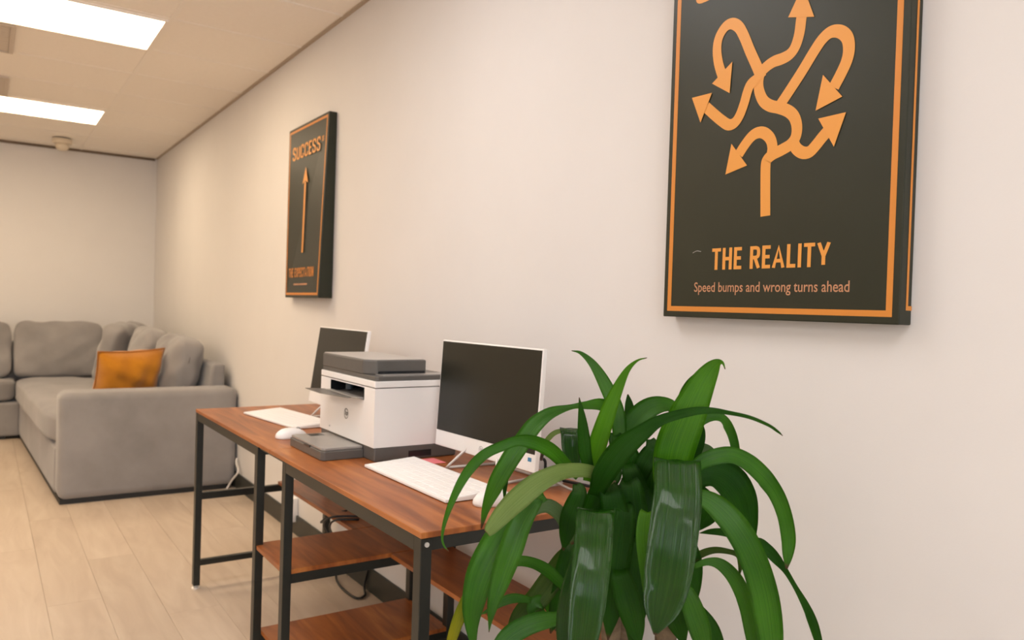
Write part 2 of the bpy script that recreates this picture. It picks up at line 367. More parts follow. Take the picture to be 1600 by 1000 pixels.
for (i, k), (xl, xr, ya, yb) in sorted(LIGHTS.items()):
    lab = LNAMES.get((i, k), 'ceiling light panel in the row away from the posters, %s from the sofa' % {4: 'first', 0: 'second', -4: 'third', -8: 'fourth'}[k])
    t = thing('ceiling_light', ((xl + xr) / 2, (ya + yb) / 2, H), lab, 'light', 'recessed ceiling light panels')
    fr = bmesh.new(); w = .026
    for a in ((xl + .013, xr - .013, ya + .013, ya + w), (xl + .013, xr - .013, yb - w, yb - .013), (xl + .013, xl + w, ya + w, yb - w), (xr - w, xr - .013, ya + w, yb - w)): box(fr, *a, H - .001, H + .014)
    obj('frame', fr, GRIDM, t)
    obj('diffuser', B(xl + w, xr - w, ya + w, yb - w, H + .003, H + .01), FARM if k >= 0 else NEARM, t, label='glowing white diffuser')
for n, (xl, xr, ya, yb) in enumerate(VENTS):
    t = thing('air_vent', ((xl + xr) / 2, (ya + yb) / 2, H), ['grey-beige ceiling air vent panel between the two bright light panels, nearer the camera', 'grey-beige ceiling air vent panel just in front of the far light panel'][n], 'vent', 'square air vents in the ceiling')
    fr = bmesh.new(); w = .035
    for a in ((xl + .013, xr - .013, ya + .013, ya + w), (xl + .013, xr - .013, yb - w, yb - .013), (xl + .013, xl + w, ya + w, yb - w), (xr - w, xr - .013, ya + w, yb - w)): box(fr, *a, H - .003, H + .014)
    VM = mat('vent_metal', (.60, .52, .44), .6) if n == 0 else VM
    obj('frame', fr, VM, t)
    obj('backing', B(xl + .014, xr - .014, ya + .014, yb - .014, H + .0095, H + .013), VM, t)
    ns = 10
    for q in range(ns):
        yy = ya + w + (q + .5) * (yb - ya - 2 * w) / ns
        obj('slat', B(xl + w, xr - w, yy - .0235, yy + .0235, H + .002, H + .009, r=.0015, seg=1), VM, t)
SM = mat('ivory_plastic', (.72, .62, .48), .5)
t = thing('smoke_detector', (-.835, 7.72, H), 'small round ivory smoke detector on the ceiling above the sofa', 'smoke detector')
obj('base', lathe(bmesh.new(), -.835, 7.72, [(.075, H), (.078, H - .02), (.074, H - .036), (.06, H - .04)], 28), SM, t, smooth=False)
obj('dome', lathe(bmesh.new(), -.835, 7.72, [(.050, H - .04), (.054, H - .052), (.050, H - .075), (.036, H - .09), (.012, H - .096)], 28), SM, t, smooth=True)

# ---------------------------------------------------------------- desk
DL = 'long two-person desk with red-brown wooden top, black steel legs and open shelves'
desk = thing('office_desk', (-.335, 2.41, 0), DL, 'desk')
XF, XB = -.633, -.038
YA, YB, YS, YN = 3.425, 1.400, 2.4105, 1.400
obj('tabletop', B(XF, XB, YS + .0008, YA, .737, .75, r=.002), WOOD, desk)
obj('tabletop', B(XF, XB, YN, YS - .0008, .737, .75, r=.002), WOOD, desk)
FR = [(3.391, 3.423), (2.538, 2.570), (2.257, 2.289), (1.4015, 1.4335)]
for n, (ya, yb) in enumerate(FR):
    for xa, xb in ((-.632, -.606), (-.068, -.042)):
        lg = obj('leg', B(xa, xb, ya, yb, .014, .737, r=.0015, seg=1), STEEL, desk)
        obj('foot', lathe(bmesh.new(), (xa + xb) / 2, (ya + yb) / 2, [(.017, 0), (.017, .005), (.008, .009), (.006, .014)], 16), CHROME, lg, label='small bright levelling foot')
        if n in (0, 3) and xa < -.5:
            s = ya - .0012 if n == 3 else yb + .0012
            bm = bmesh.new(); tube(bm, [((xa + xb) / 2, s + (.0022 if n == 3 else -.0022), .724), ((xa + xb) / 2, s - (.002 if n == 3 else -.002), .724)], .0052, 12); obj('bolt', bm, CHROME, lg)
    ym = (ya + yb) / 2
    obj('beam', B(-.606, -.068, ym - .011, ym + .011, .709, .737), STEEL, desk)
    obj('beam', B(-.606, -.068, ym - .011, ym + .011, .373, .401), STEEL, desk)
    obj('beam', B(-.606, -.068, ym - .011, ym + .011, .095, .118), STEEL, desk)
for ya, yb in ((2.570, 3.391), (1.4335, 2.257)):
    for xa, xb in ((-.6315, -.6085), (-.0655, -.0425)): obj('beam', B(xa, xb, ya, yb, .706, .737), STEEL, desk)
obj('beam', B(-.625, -.612, 2.289, 2.538, .729, .737), STEEL, desk)
obj('shelf', B(-.628, -.06, 2.262, 2.566, .401, .415, r=.0015), WOOD, desk)
obj('shelf', B(-.605, -.06, 2.262, 2.566, .118, .132, r=.0015), WOOD, desk)
obj('shelf', B(-.283, -.072, 2.570, 3.412, .401, .415, r=.0015), WOOD, desk)
obj('shelf', B(-.283, -.072, 1.412, 2.257, .401, .415, r=.0015), WOOD, desk)

# ---------------------------------------------------------------- canvas posters
ARROWS, HEADS = ([[(0.284, 0.2154), (0.2816, 0.2697), (0.2802, 0.3191), (0.2839, 0.3326), (0.2977, 0.3411), (0.3196, 0.3475), (0.3394, 0.3555), (0.3506, 0.3693), (0.3521, 0.3893), (0.345, 0.4088), (0.3309, 0.423), (0.3093, 0.434), (0.2866, 0.4426), (0.2691, 0.4559), (0.2579, 0.4766), (0.2545, 0.4965), (0.2588, 0.5146), (0.272, 0.5256), (0.291, 0.5323), (0.3115, 0.5335), (0.3291, 0.538), (0.3413, 0.5499), (0.3497, 0.5733), (0.3531, 0.6026), (0.3555, 0.6187)], [(0.2936, 0.3396), (0.2953, 0.3574), (0.2887, 0.3752), (0.2729, 0.389), (0.2556, 0.3919), (0.2402, 0.3859), (0.2231, 0.37), (0.2094, 0.3539)], [(0.3448, 0.3594), (0.3533, 0.3445), (0.3677, 0.3343), (0.3831, 0.3334), (0.3962, 0.3433), (0.4105, 0.3575), (0.4246, 0.3701)], [(0.3092, 0.4382), (0.3308, 0.4626), (0.3607, 0.4979), (0.386, 0.5304), (0.4038, 0.5494), (0.4217, 0.5576), (0.4413, 0.5523), (0.4559, 0.5368), (0.4603, 0.5147), (0.4564, 0.4934), (0.4447, 0.4706), (0.4313, 0.4492)], [(0.2627, 0.5038), (0.2485, 0.5333), (0.2293, 0.5702), (0.2126, 0.6048), (0.1971, 0.6294), (0.1781, 0.642), (0.1595, 0.6398), (0.1431, 0.622), (0.1385, 0.597), (0.1438, 0.5657), (0.1557, 0.5353), (0.1608, 0.5267)], [(0.2523, 0.5062), (0.2352, 0.4986), (0.2269, 0.4846), (0.2191, 0.4609), (0.2084, 0.4376), (0.1953, 0.424), (0.1787, 0.4225), (0.1593, 0.4349), (0.1353, 0.4543), (0.1128, 0.4737)]], [[(0.3226, 0.6135), (0.3832, 0.5973), (0.3679, 0.635), (0.357, 0.6572), (0.3499, 0.6594)], [(0.189, 0.3796), (0.2331, 0.3267), (0.1752, 0.3145)], [(0.4007, 0.3953), (0.4597, 0.3966), (0.4368, 0.3351)], [(0.4076, 0.4785), (0.4507, 0.4277), (0.3941, 0.4117)], [(0.1837, 0.5583), (0.1283, 0.5227), (0.1793, 0.4909)], [(0.0699, 0.503), (0.1292, 0.5022), (0.0983, 0.4413)]])
PWD, PHT, PD = .577, .885, .04
def poster(y_left, z0, label, which, warp=0):
    t = thing('canvas_poster', (0, y_left - PWD / 2, z0), label, 'poster', 'motivational canvas prints on the wall')
    def pt(u, v, n):
        n += warp * (u / PWD) * (1 - v / PHT) * (n / PD)
        return (-n, y_left - u, z0 + v)
    def plate(name, rects, m, n0=PD, th=.0006, parent=t):
        bm = bmesh.new()
        for (u0, u1, v0, v1) in rects:
            vs = [[bm.verts.new(pt(u, v, n)) for u, v in ((u0, v0), (u1, v0), (u1, v1), (u0, v1))] for n in (n0, n0 + th)]
            bm.faces.new(vs[1]); bm.faces.new(vs[0][::-1])
            for i in range(4): bm.faces.new((vs[0][i], vs[0][(i + 1) % 4], vs[1][(i + 1) % 4], vs[1][i]))
        bmesh.ops.recalc_face_normals(bm, faces=bm.faces[:]); return obj(name, bm, m, parent)
    bm = bmesh.new(); vs = [[bm.verts.new(pt(u, v, n)) for u, v in ((0, 0), (PWD, 0), (PWD, PHT), (0, PHT))] for n in (0.0005, PD)]
    bm.faces.new(vs[1]); bm.faces.new(vs[0][::-1])
    for i in range(4): bm.faces.new((vs[0][i], vs[0][(i + 1) % 4], vs[1][(i + 1) % 4], vs[1][i]))
    bmesh.ops.recalc_face_normals(bm, faces=bm.faces[:]); bmesh.ops.bevel(bm, geom=bm.edges[:], offset=.0022, segments=2, profile=.5, affect='EDGES')
    obj('canvas', bm, CANVAS, t)
    a, w = .0135, .0115; A2, B2 = PWD - a, PHT - a
    plate('border_line', [(a, A2, a, a + w), (a, A2, B2 - w, B2), (a, a + w, a + w, B2 - w), (A2 - w, A2, a + w, B2 - w)], ORANGE2)
    tn = PD + .0007
    if which == 'R':
        # wrapped edge strip on the visible side
        bm = bmesh.new(); 
        for n0, n1, v0, v1 in ((.0135, .0205, .034, PHT - .03), (.001, .0205, .026, .034)):
            q = [bm.verts.new((-n, y_left - PWD - .0005, z0 + v)) for n, v in ((n0, v0), (n1, v0), (n1, v1), (n0, v1))]; bm.faces.new(q)
        obj('edge_line', bm, ORANGE2, t)
        bm = bmesh.new()
        for si, S in enumerate(ARROWS):
            P = catmull([(u, v, 0) for u, v in S], 6); L_, R_ = [], []; hw = .0122
            for i, q in enumerate(P):
                d = (P[min(i + 1, len(P) - 1)] - P[max(i - 1, 0)]).normalized(); nn = Vector((-d.y, d.x, 0))
                L_.append(bm.verts.new(pt(q.x + nn.x * hw, q.y + nn.y * hw, tn + .00012 * si))); R_.append(bm.verts.new(pt(q.x - nn.x * hw, q.y - nn.y * hw, tn + .00012 * si)))
            for i in range(len(P) - 1): bm.faces.new((L_[i], R_[i], R_[i + 1], L_[i + 1]))
        for hi, Hd in enumerate(HEADS): bm.faces.new([bm.verts.new(pt(u, v, tn + .0008 + .0001 * hi)) for u, v in Hd])
        for f in bm.faces:
            f.normal_update()
            if f.normal.x > 0: f.normal_flip()
        obj('tangled_arrow_print', bm, ORANGE, t)
        obj('title_print', sign_text('THE REALITY', .291, .1068, .292, .0475, lambda u, v, l: pt(u, v, tn + l)), ORANGE, t)
        obj('subtitle_print', text_bm('Speed bumps and wrong turns ahead', .0305, .0002, 1, lambda x, y: pt(.288 + x, .0585 + y, tn), width=.384), PINKT, t)
        obj('heading_print', sign_text('SUCCESS', .290, .7135, .44, .068, lambda u, v, l: pt(u, v, tn + l), t=.145), ORANGE, t)
        bm = bmesh.new(); tube(bm, [pt(.088, .147, tn), pt(.1, .151, tn), pt(.112, .149, tn)], .0007, 5, 4); obj('scuff_mark', bm, LOGOL, t)
    else:
        bm = bmesh.new(); uc = .284; hw = .0125
        bm.faces.new([bm.verts.new(pt(u, v, tn)) for u, v in ((uc - hw, .228), (uc + hw, .228), (uc + hw, .585), (uc - hw, .585))])
        bm.faces.new([bm.verts.new(pt(u, v, tn)) for u, v in ((uc - .044, .575), (uc, .59), (uc + .044, .575), (uc, .66))])
        obj('straight_arrow_print', bm, ORANGE, t)
        obj('heading_print', sign_text('SUCCESS', .275, .7135, .415, .070, lambda u, v, l: pt(u, v, tn + l), t=.145), ORANGE, t)
        obj('small_word_print', sign_text('IS', .515, .752, .028, .026, lambda u, v, l: pt(u, v, tn + l), t=.17), ORANGE, t)
        obj('title_print', sign_text('THE EXPECTATION', .272, .1045, .425, .0475, lambda u, v, l: pt(u, v, tn + l)), ORANGE2, t)
        plate('subtitle_print', [(.155, .25, .064, .072), (.258, .385, .064, .072)], PINKT, PD, .0006)
    return t
poster(1.33, 1.205, 'dark canvas poster with a tangled orange arrow and the words THE REALITY', 'R')
poster(4.13, 1.232, 'dark canvas poster with one straight orange arrow, above the far end of the desk', 'S', warp=.03)

# ---------------------------------------------------------------- printer
pr = thing('printer', (-.29, 2.30, .75), 'white and grey multifunction laser printer on the middle of the desk', 'printer')
PX0, PX1, PY0, PY1 = -.43, -.152, 2.09, 2.525
obj('base', B(PX0 + .004, PX1, PY0 + .002, PY1, .7505, .791, r=.004), GREYPL, pr)
bm = bmesh.new(); box(bm, PX0 + .115, PX0 + .19, PY0 - .0005, PY0 + .01, .758, .776); obj('base_grip', bm, DARKPL, pr)
bd = bmesh.new()
ob = [(PY0 + .076, .924), (2.438, .931), (2.438, .962), (PY0 + .076, .962)]      # paper exit opening in the front
yl, yr = 2.438, PY0 + .076
def quad(*v): bd.faces.new([bd.verts.new(q) for q in v])
zb, zt = .792, .9655
for (ya, yb, za, zb_) in ((PY0, PY1, zb, .924), (PY0, yr, .924, .962), (yl, PY1, .924, .962), (PY0, PY1, .962, zt)):
    quad((PX0, ya, za), (PX0, yb, za), (PX0, yb, zb_), (PX0, ya, zb_))
quad((PX0, PY0, zb), (PX1, PY0, zb), (PX1, PY0, zt), (PX0, PY0, zt)); quad((PX0, PY1, zb), (PX1, PY1, zb), (PX1, PY1, zt), (PX0, PY1, zt))
quad((PX1, PY0, zb), (PX1, PY1, zb), (PX1, PY1, zt), (PX1, PY0, zt)); quad((PX0, PY0, zt), (PX1, PY0, zt), (PX1, PY1, zt), (PX0, PY1, zt)); quad((PX0, PY0, zb), (PX1, PY0, zb), (PX1, PY1, zb), (PX0, PY1, zb))
bmesh.ops.remove_doubles(bd, verts=bd.verts[:], dist=1e-5)
obj('body', bd, WHITEPL, pr)
bay = bmesh.new(); xi = PX0 + .12
for f in (((PX0, yr, .962), (PX0, yl, .962), (xi, yl, .962), (xi, yr, .962)), ((PX0, yr, .924), (PX0, yr, .962), (xi, yr, .962), (xi, yr, .93)), ((PX0, yl, .924), (PX0, yl, .962), (xi, yl, .962), (xi, yl, .93)), ((xi, yr, .93), (xi, yl, .93), (xi, yl, .962), (xi, yr, .962))):
    bay.faces.new([bay.verts.new(q) for q in f])
obj('output_bay', bay, DARKPL, pr)
fb = bmesh.new(); fb.faces.new([fb.verts.new(q) for q in ((PX0, yr, .9242), (PX0, yl, .9242), (xi, yl, .930), (xi, yr, .930))]); obj('bay_floor', fb, GREYLID, pr)
rl = bmesh.new(); tube(rl, [(PX0 + .05, yl - .035, .932), (PX0 + .05, yl - .035, .961)], .012, 12); obj('bay_roller', rl, mat('blue_grey_roller', (.08, .10, .12), .25), pr)
obj('output_flap', prism(bmesh.new(), [(-.4435, 2.455), (-.497, 2.490), (-.503, 2.345), (-.468, 2.200), (-.456, 2.200)], 'z', .928, .9305, r=.0008, seg=1), GREYPL, pr)
obj('output_lip', prism(bmesh.new(), [(PX0 - .0005, 2.172), (PX0 - .0005, 2.437), (-.4425, 2.437), (-.455, 2.205), (-.445, 2.172)], 'z', .9272, .9315, r=.0008, seg=1), GREYLID, pr)
obj('lid_band', B(PX0 - .001, PX1, PY0 - .001, PY1, .968, .9865, r=.002), WHITEPL, pr)
obj('scanner_lid', prism(bmesh.new(), [(PX0 + .012, PY0 + .003), (PX1 - .004, PY0 + .003), (PX1 - .004, PY1 - .002), (PX0 + .004, PY1 - .002), (PX0 + .004, PY0 + .012)], 'z', .9866, 1.0, r=.002), GREYPL, pr)
lidm = bmesh.new(); box(lidm, PX0 + .03, PX1 - .015, PY0 + .012, PY0 + .075, 1.0, 1.0025, r=.001); obj('feeder_tray', lidm, GREYLID, pr)
ad = bmesh.new(); prism(ad, [(PX0 + .032, PY0 + .062), (PX0 + .198, PY0 + .062), (PX0 + .198, PY1 - .004), (PX0 + .002, PY1 - .004), (PX0 + .002, PY0 + .098)], 'z', 1.0, 1.0435, r=.004)
adf = obj('document_feeder', ad, GREYPL, pr)
obj('feeder_cover', prism(bmesh.new(), [(PX0 + .034, PY0 + .066), (PX0 + .192, PY0 + .066), (PX0 + .192, PY1 - .008), (PX0 + .006, PY1 - .008), (PX0 + .006, PY0 + .1)], 'z', 1.0435, 1.046, r=.001), mat('grey_plastic_lit_top', (.46, .43, .405), .35), adf)  # paler than the feeder sides: reflected light put into the top colour
obj('feeder_slot', B(PX0 + .036, PX0 + .192, PY0 + .0605, PY0 + .07, 1.0015, 1.0105), DARKPL, adf)
tr = obj('paper_tray', prism(bmesh.new(), [(-.548, 2.168), (-.556, 2.180), (-.556, 2.45), (PX0 + .004, 2.45), (PX0 + .004, 2.168)], 'z', .7505, .778, r=.003), GREYPL, pr)
obj('tray_lid', prism(bmesh.new(), [(-.545, 2.172), (-.553, 2.184), (-.553, 2.446), (PX0 + .002, 2.446), (PX0 + .002, 2.172)], 'z', .7785, .7865, r=.002), GREYLID, tr)
obj('tray_handle_recess', B(-.508, -.462, 2.395, 2.437, .7863, .7869), DARKPL, tr)
obj('tray_release', B(-.5568, -.54, 2.27, 2.32, .774, .7802, r=.001), DARKPL, tr)
def ring_logo(cy, cz, xs, r, m, parent, face=-1):
    bm = bmesh.new(); n = 28; x = xs
    a = [bm.verts.new((x, cy + r * math.cos(2 * math.pi * k / n), cz + r * math.sin(2 * math.pi * k / n))) for k in range(n)]
    b = [bm.verts.new((x, cy + .84 * r * math.cos(2 * math.pi * k / n), cz + .84 * r * math.sin(2 * math.pi * k / n))) for k in range(n)]
    for k in range(n): bm.faces.new((a[k], a[(k + 1) % n], b[(k + 1) % n], b[k]))
    merge(bm, text_bm('hp', r * 1.35, r * .03, 1, lambda u, v: (x, cy - u, cz - r * .28 + v), shear=.25))
    return obj('round_logo', bm, m, parent)
ring_logo(2.300, .867, PX0 - .0006, .0165, LOGOG, pr)
obj('status_light', B(PX0 - .0008, PX0 + .002, 2.435, 2.441, .807, .812), LOGOL, pr)

# ---------------------------------------------------------------- all-in-one computers with wire stands
def aio(cx, cy, yaw, tilt, zb, W, Hh, label, full=True):
    t = thing('desktop_computer', (cx, cy, .75), label, 'computer', 'white all-in-one computers on the desk')
    u = Vector((math.sin(yaw), -math.cos(yaw), 0)); n = Vector((-math.cos(yaw), -math.sin(yaw), 0)); v = Vector((0, 0, 1)) * math.cos(tilt) - n * math.sin(tilt)
    c = Vector((cx, cy, zb)); nn = u.cross(v)
    if nn.dot(n) < 0: nn = -nn
    def pt(a, b, d): return c + u * a + v * b + nn * d
    def blk(a0, a1, b0, b1, d0, d1, r=0):
        bm = B(a0, a1, b0, b1, d0, d1, r=r)
        for q in bm.verts: q.co = pt(*q.co)
        bmesh.ops.recalc_face_normals(bm, faces=bm.faces[:]); return bm
    obj('panel_body', blk(-W / 2, W / 2, 0, Hh, -.014, 0, .0025), WHITEPL, t)
    obj('back_housing', blk(-W * .36, W * .36, .03, Hh * .72, -.034, -.014, .008), WHITEPL, t)
    obj('screen', blk(-W / 2 + .0045, W / 2 - .004, .046, Hh - .004, -.002, .0008), SCREEN, t)
    bm = bmesh.new(); cc = (0, .022); r = .0095; k_ = 24
    a_ = [bm.verts.new(pt(r * math.cos(2 * math.pi * k / k_), cc[1] + r * math.sin(2 * math.pi * k / k_), .0006)) for k in range(k_)]
    b_ = [bm.verts.new(pt(.84 * r * math.cos(2 * math.pi * k / k_), cc[1] + .84 * r * math.sin(2 * math.pi * k / k_), .0006)) for k in range(k_)]
    for k in range(k_): bm.faces.new((a_[k], a_[(k + 1) % k_], b_[(k + 1) % k_], b_[k]))
    merge(bm, text_bm('hp', r * 1.35, r * .03, 1, lambda x, y: pt(x, cc[1] - r * .28 + y, .0006), shear=.25))
    obj('round_logo', bm, LOGOL, t)
    obj('sticker', blk(W / 2 - .030, W / 2 - .016, .026, .036, 0, .0006), STICK, t)
    hinge = pt(0, .085, -.036)
    for s in (-1, 1):
        foot = c + u * (s * .122) + n * .03; foot.z = .7545
        hp = hinge + u * (s * .012)
        rear = foot - n * .155 - u * (s * .02); rear.z = .7545
        bm = bmesh.new(); tube(bm, [rear, foot.lerp(rear, .06), foot, foot.lerp(hp, .06), hp], .0038, 8); obj('stand_rod', bm, CABLEW, t, smooth=True)
    ra, rb = [c + u * (s * .102) - n * .125 for s in (-1, 1)]; ra.z = rb.z = .7545
    bm = bmesh.new(); tube(bm, [ra, rb], .0038, 8); obj('stand_rod', bm, CABLEW, t, smooth=True)
    obj('hinge_block', blk(-.03, .03, .065, .105, -.042, -.032, .002), WHITEPL, t)
    return t, pt
near, npt = aio(-.243, 1.802, .057, .055, .801, .47, .312, 'white all-in-one computer with a dark screen on the desk between printer and plant')
far, fpt = aio(-.25, 2.90, .018, .138, .801, .47, .314, 'white all-in-one computer with a dark screen, half hidden behind the printer')
bm = bmesh.new(); tube(bm, [npt(.215, .055, -.015), npt(.225, .055, -.03), (-.135, 1.668, .812), (-.108, 1.700, .806), (-.100, 1.697, .798), (-.098, 1.697, .775), (-.096, 1.69, .757), (-.075, 1.60, .756), (-.055, 1.52, .756)], .0042, 8, 4)
obj('power_lead', bm, CABLEB, near, smooth=True, label='short black bent cable plug')

# ---------------------------------------------------------------- keyboards, mice, paper
def keyboard(cx, cy, rot, label):
    t = thing('keyboard', (cx, cy, .75), label, 'keyboard', 'white keyboards on the desk')
    ca, sa = math.cos(rot), math.sin(rot)
    def tf(bm):
        for q in bm.verts:
            x, y = q.co.x, q.co.y; q.co = Vector((cx + ca * x - sa * y, cy + sa * x + ca * y, q.co.z + .75))
        return bm
    D, Wk = .158, .458                      # local x = depth (towards wall), y = width
    obj('case', tf(prism(bmesh.new(), [(-D / 2, .0015), (-D / 2, .009), (D / 2, .019), (D / 2, .0015)], 'y', -Wk / 2, Wk / 2, r=.0018)), WHITEPL, t)
    kb = bmesh.new(); rows = 6
    for r_ in range(rows):
        x0 = -D / 2 + .008 + r_ * (D - .016) / rows; x1 = x0 + (D - .016) / rows - .0016; n = 17
        for k in range(n):
            y0 = -Wk / 2 + .009 + k * (Wk - .018) / n; y1 = y0 + (Wk - .018) / n - .0016
            if r_ == 0 and 8 <= k <= 12:
                if k > 8: continue
                y1 = y0 + 5 * (Wk - .018) / n - .0028
            za, zb_ = .009 + (x0 + D / 2) / D * .01, .009 + (x1 + D / 2) / D * .01
            b8 = [kb.verts.new(q) for q in ((x0, y0, za), (x1, y0, zb_), (x1, y1, zb_), (x0, y1, za), (x0 + .001, y0 + .001, za + .0016), (x1 - .001, y0 + .001, zb_ + .0016), (x1 - .001, y1 - .001, zb_ + .0016), (x0 + .001, y1 - .001, za + .0016))]
            for f in ((4, 5, 6, 7), (0, 1, 5, 4), (1, 2, 6, 5), (2, 3, 7, 6), (3, 0, 4, 7)): kb.faces.new([b8[i] for i in f])
    o = obj('keys', tf(kb), KEYW, t); o['kind'] = 'stuff'
keyboard(-.398, 1.812, .01, 'flat white keyboard on the desk in front of the nearer computer')
keyboard(-.392, 2.985, .12, 'flat white keyboard on the far end of the desk, left of the printer')
def mouse(cx, cy, rot, label):
    t = thing('computer_mouse', (cx, cy, .75), label, 'mouse', 'white mice on the desk')
    ca, sa = math.cos(rot), math.sin(rot); bm = bmesh.new(); rings = []
    prof = [(0, 1), (.006, 1.02), (.014, .97), (.022, .82), (.029, .58), (.0325, .28), (.0335, .02)]
    for z, s in prof:
        ring = []
        for k in range(28):
            a = 2 * math.pi * k / 28; x = .053 * s * math.copysign(abs(math.cos(a)) ** .8, math.cos(a)) - (1 - s) * .008; y = .030 * (s ** .8) * math.copysign(abs(math.sin(a)) ** .8, math.sin(a))
            ring.append(bm.verts.new((cx + ca * x - sa * y, cy + sa * x + ca * y, .7505 + z)))
        rings.append(ring)
    for i in range(len(rings) - 1):
        for k in range(28): bm.faces.new((rings[i][k], rings[i][(k + 1) % 28], rings[i + 1][(k + 1) % 28], rings[i + 1][k]))
    bm.faces.new(rings[0][::-1]); bm.faces.new(rings[-1]); obj('shell', bm, WHITEPL, t, smooth=True)
    bm = bmesh.new(); w = [(cx + ca * .026 - sa * y, cy + sa * .026 + ca * y, .779) for y in (-.004, .004)]; tube(bm, w, .006, 14); obj('scroll_wheel', bm, LOGOL, t)
mouse(-.372, 1.532, .0, 'white computer mouse at the near corner of the desk behind the leaves')
mouse(-.505, 2.595, .15, 'white computer mouse beside the printer paper tray')
tag(obj('sticky_note', B(-.312, -.238, 2.0, 2.076, .7503, .7512), PINK, loc=(-.275, 2.038, .75)), 'small pink paper note on the desk behind the nearer keyboard', 'note')
bm = bmesh.new(); tube(bm, [(-.155 + .038 * math.cos(a * .5), 1.615 + .042 * math.sin(a * .5), .7545 + .0028 * a / 3) for a in range(0, 34)] + [(-.13, 1.55, .7555), (-.12, 1.50, .7545), (-.11, 1.45, .7545)], .0035, 8)
tag(obj('coiled_cable', bm, CABLEG, loc=(-.155, 1.615, .75), smooth=True), 'coiled grey cable lying on the desk behind the plant leaves', 'cable')

# ---------------------------------------------------------------- outlets and cables under the desk
t = thing('wall_outlet', (0, 3.98, .066), 'white wall outlet box low on the wall under the desk', 'outlet')
obj('cover_plate', B(-.034, -.0005, 3.945, 4.018, .066, .188, r=.003), WHITEPL, t)
for z in (.10, .15): obj('socket', B(-.0352, -.0338, 3.968, 3.994, z - .014, z + .014, r=.0005), LOGOL, t)
bm = bmesh.new(); tube(bm, [(-.012, 5.085, .20), (-.020, 5.075, .17), (-.026, 5.0, .13), (-.05, 5.045, .07), (-.07, 5.07, .02), (-.10, 5.04, .006), (-.22, 4.98, .006), (-.30, 4.90, .006)], .006, 8, 5)
tag(obj('power_cord', bm, CABLEW, loc=(-.03, 5.07, 0), smooth=True), 'white power cord coming down beside the sofa arm onto the floor', 'cable')
bm = bmesh.new(); tube(bm, [(-.292, 2.78, .405), (-.298, 2.80, .39), (-.288, 2.86, .37), (-.25, 2.84, .40), (-.21, 2.80, .417)], .0045, 6, 5)
tube(bm, [(-.2, 2.70, .4195), (-.29, 2.74, .418), (-.294, 2.82, .372), (-.2, 3.0, .27), (-.05, 3.25, .17), (-.022, 3.45, .12)], .004, 6, 5)
tube(bm, [(-.22, 2.66, .4195), (-.296, 2.70, .416), (-.292, 2.76, .37), (-.18, 2.95, .25), (-.04, 3.20, .15)], .004, 6, 5)
tag(obj('cable_bundle', bm, CABLEB, loc=(-.2, 2.7, .42), smooth=True), 'black cables looped over the edge of the rear under-desk shelf', 'cable')
bm = bmesh.new(); tube(bm, [(-.10, 3.16, .12), (-.075, 3.22, .05), (-.085, 3.19, .008), (-.10, 3.06, .006), (-.09, 2.96, .006), (-.05, 2.97, .008), (-.022, 3.04, .02), (-.02, 3.0, .12), (-.03, 2.93, .24), (-.05, 2.80, .40)], .005, 8, 6)
tag(obj('power_cord', bm, CABLEB, loc=(-.09, 3.0, 0), smooth=True), 'black cord looping down to the floor behind the desk shelf', 'cable')

# ---------------------------------------------------------------- corner sofa
sofa = thing('corner_sofa', (-.6, 6.6, 0), 'large grey fabric corner sofa with loose back cushions along the far walls', 'sofa')
def shear(bm):
    for q in bm.verts: q.co.x *= 1 + .043 * max(0, q.co.y - 5.1) if q.co.x > -1.6 else 1
    return bm
SY = Y1 - .02
obj('plinth', shear(B(-.99, -.05, 5.13, SY - .03, 0, .03)), BLACKPL, sofa, label='black recessed plinth')
obj('plinth', B(-3.6, -1.2, 7.64, SY - .03, 0, .03), BLACKPL, sofa, label='black recessed plinth')
def soften(bm, amp, f=6, seed=1):
    for q in bm.verts:
        c = q.co; d = amp * (math.sin(f * c.x + seed) * math.sin(f * c.z * 1.3 + 2 * seed) + .5 * math.sin(2.1 * f * c.y + c.z * f))
        q.co.y += d
    return bm
bm = B(-1.0, -.03, 5.30, SY, .028, .305, r=.02, seg=3); obj('base', shear(bm), FABRIC, sofa)
obj('base', B(-3.6, -1.10, 7.60, SY, .028, .305, r=.02, seg=3), FABRIC, sofa)
am = bmesh.new(); box(am, -1.005, -.012, 5.10, 5.34, .028, .645, r=.045, seg=5); obj('arm', am, FABRIC, sofa, smooth=True)
obj('arm', B(-3.86, -3.6, 7.56, SY, .028, .645, r=.045, seg=5), FABRIC, sofa, smooth=True)
bk = prism(bmesh.new(), [(5.335, .30), (SY, .30), (SY, .785), (5.36, .785)], 'x', -.17, -.05)
bk = bmesh.new(); prism(bk, [(-.20, .30), (-.045, .30), (-.045, .785), (-.12, .785)], 'y', 5.30, SY, r=.018, seg=3); obj('backrest', bk, FABRIC, sofa)
bk = bmesh.new(); prism(bk, [(SY - .16, .30), (SY, .30), (SY, .785), (SY - .08, .785)], 'x', -3.6, -.1, r=.018, seg=3); obj('backrest', bk, FABRIC, sofa)
Z, X, Y = (0, 0, 1), (1, 0, 0), (0, 1, 0)
obj('seat_cushion', shear(softbox((-.60, 6.62, .40), X, Y, Z, .86, 2.56, .20, e=9, G=18, wr=.006, seed=3, puff=.06)), FABRIC, sofa, smooth=True)
for n, xc in enumerate((-1.75, -2.99)):
    obj('seat_cushion', softbox((xc, 7.87, .40), X, Y, Z, 1.225, .56, .19, e=9, G=14, wr=.005, seed=5 + n, puff=.06), FABRIC, sofa, smooth=True)
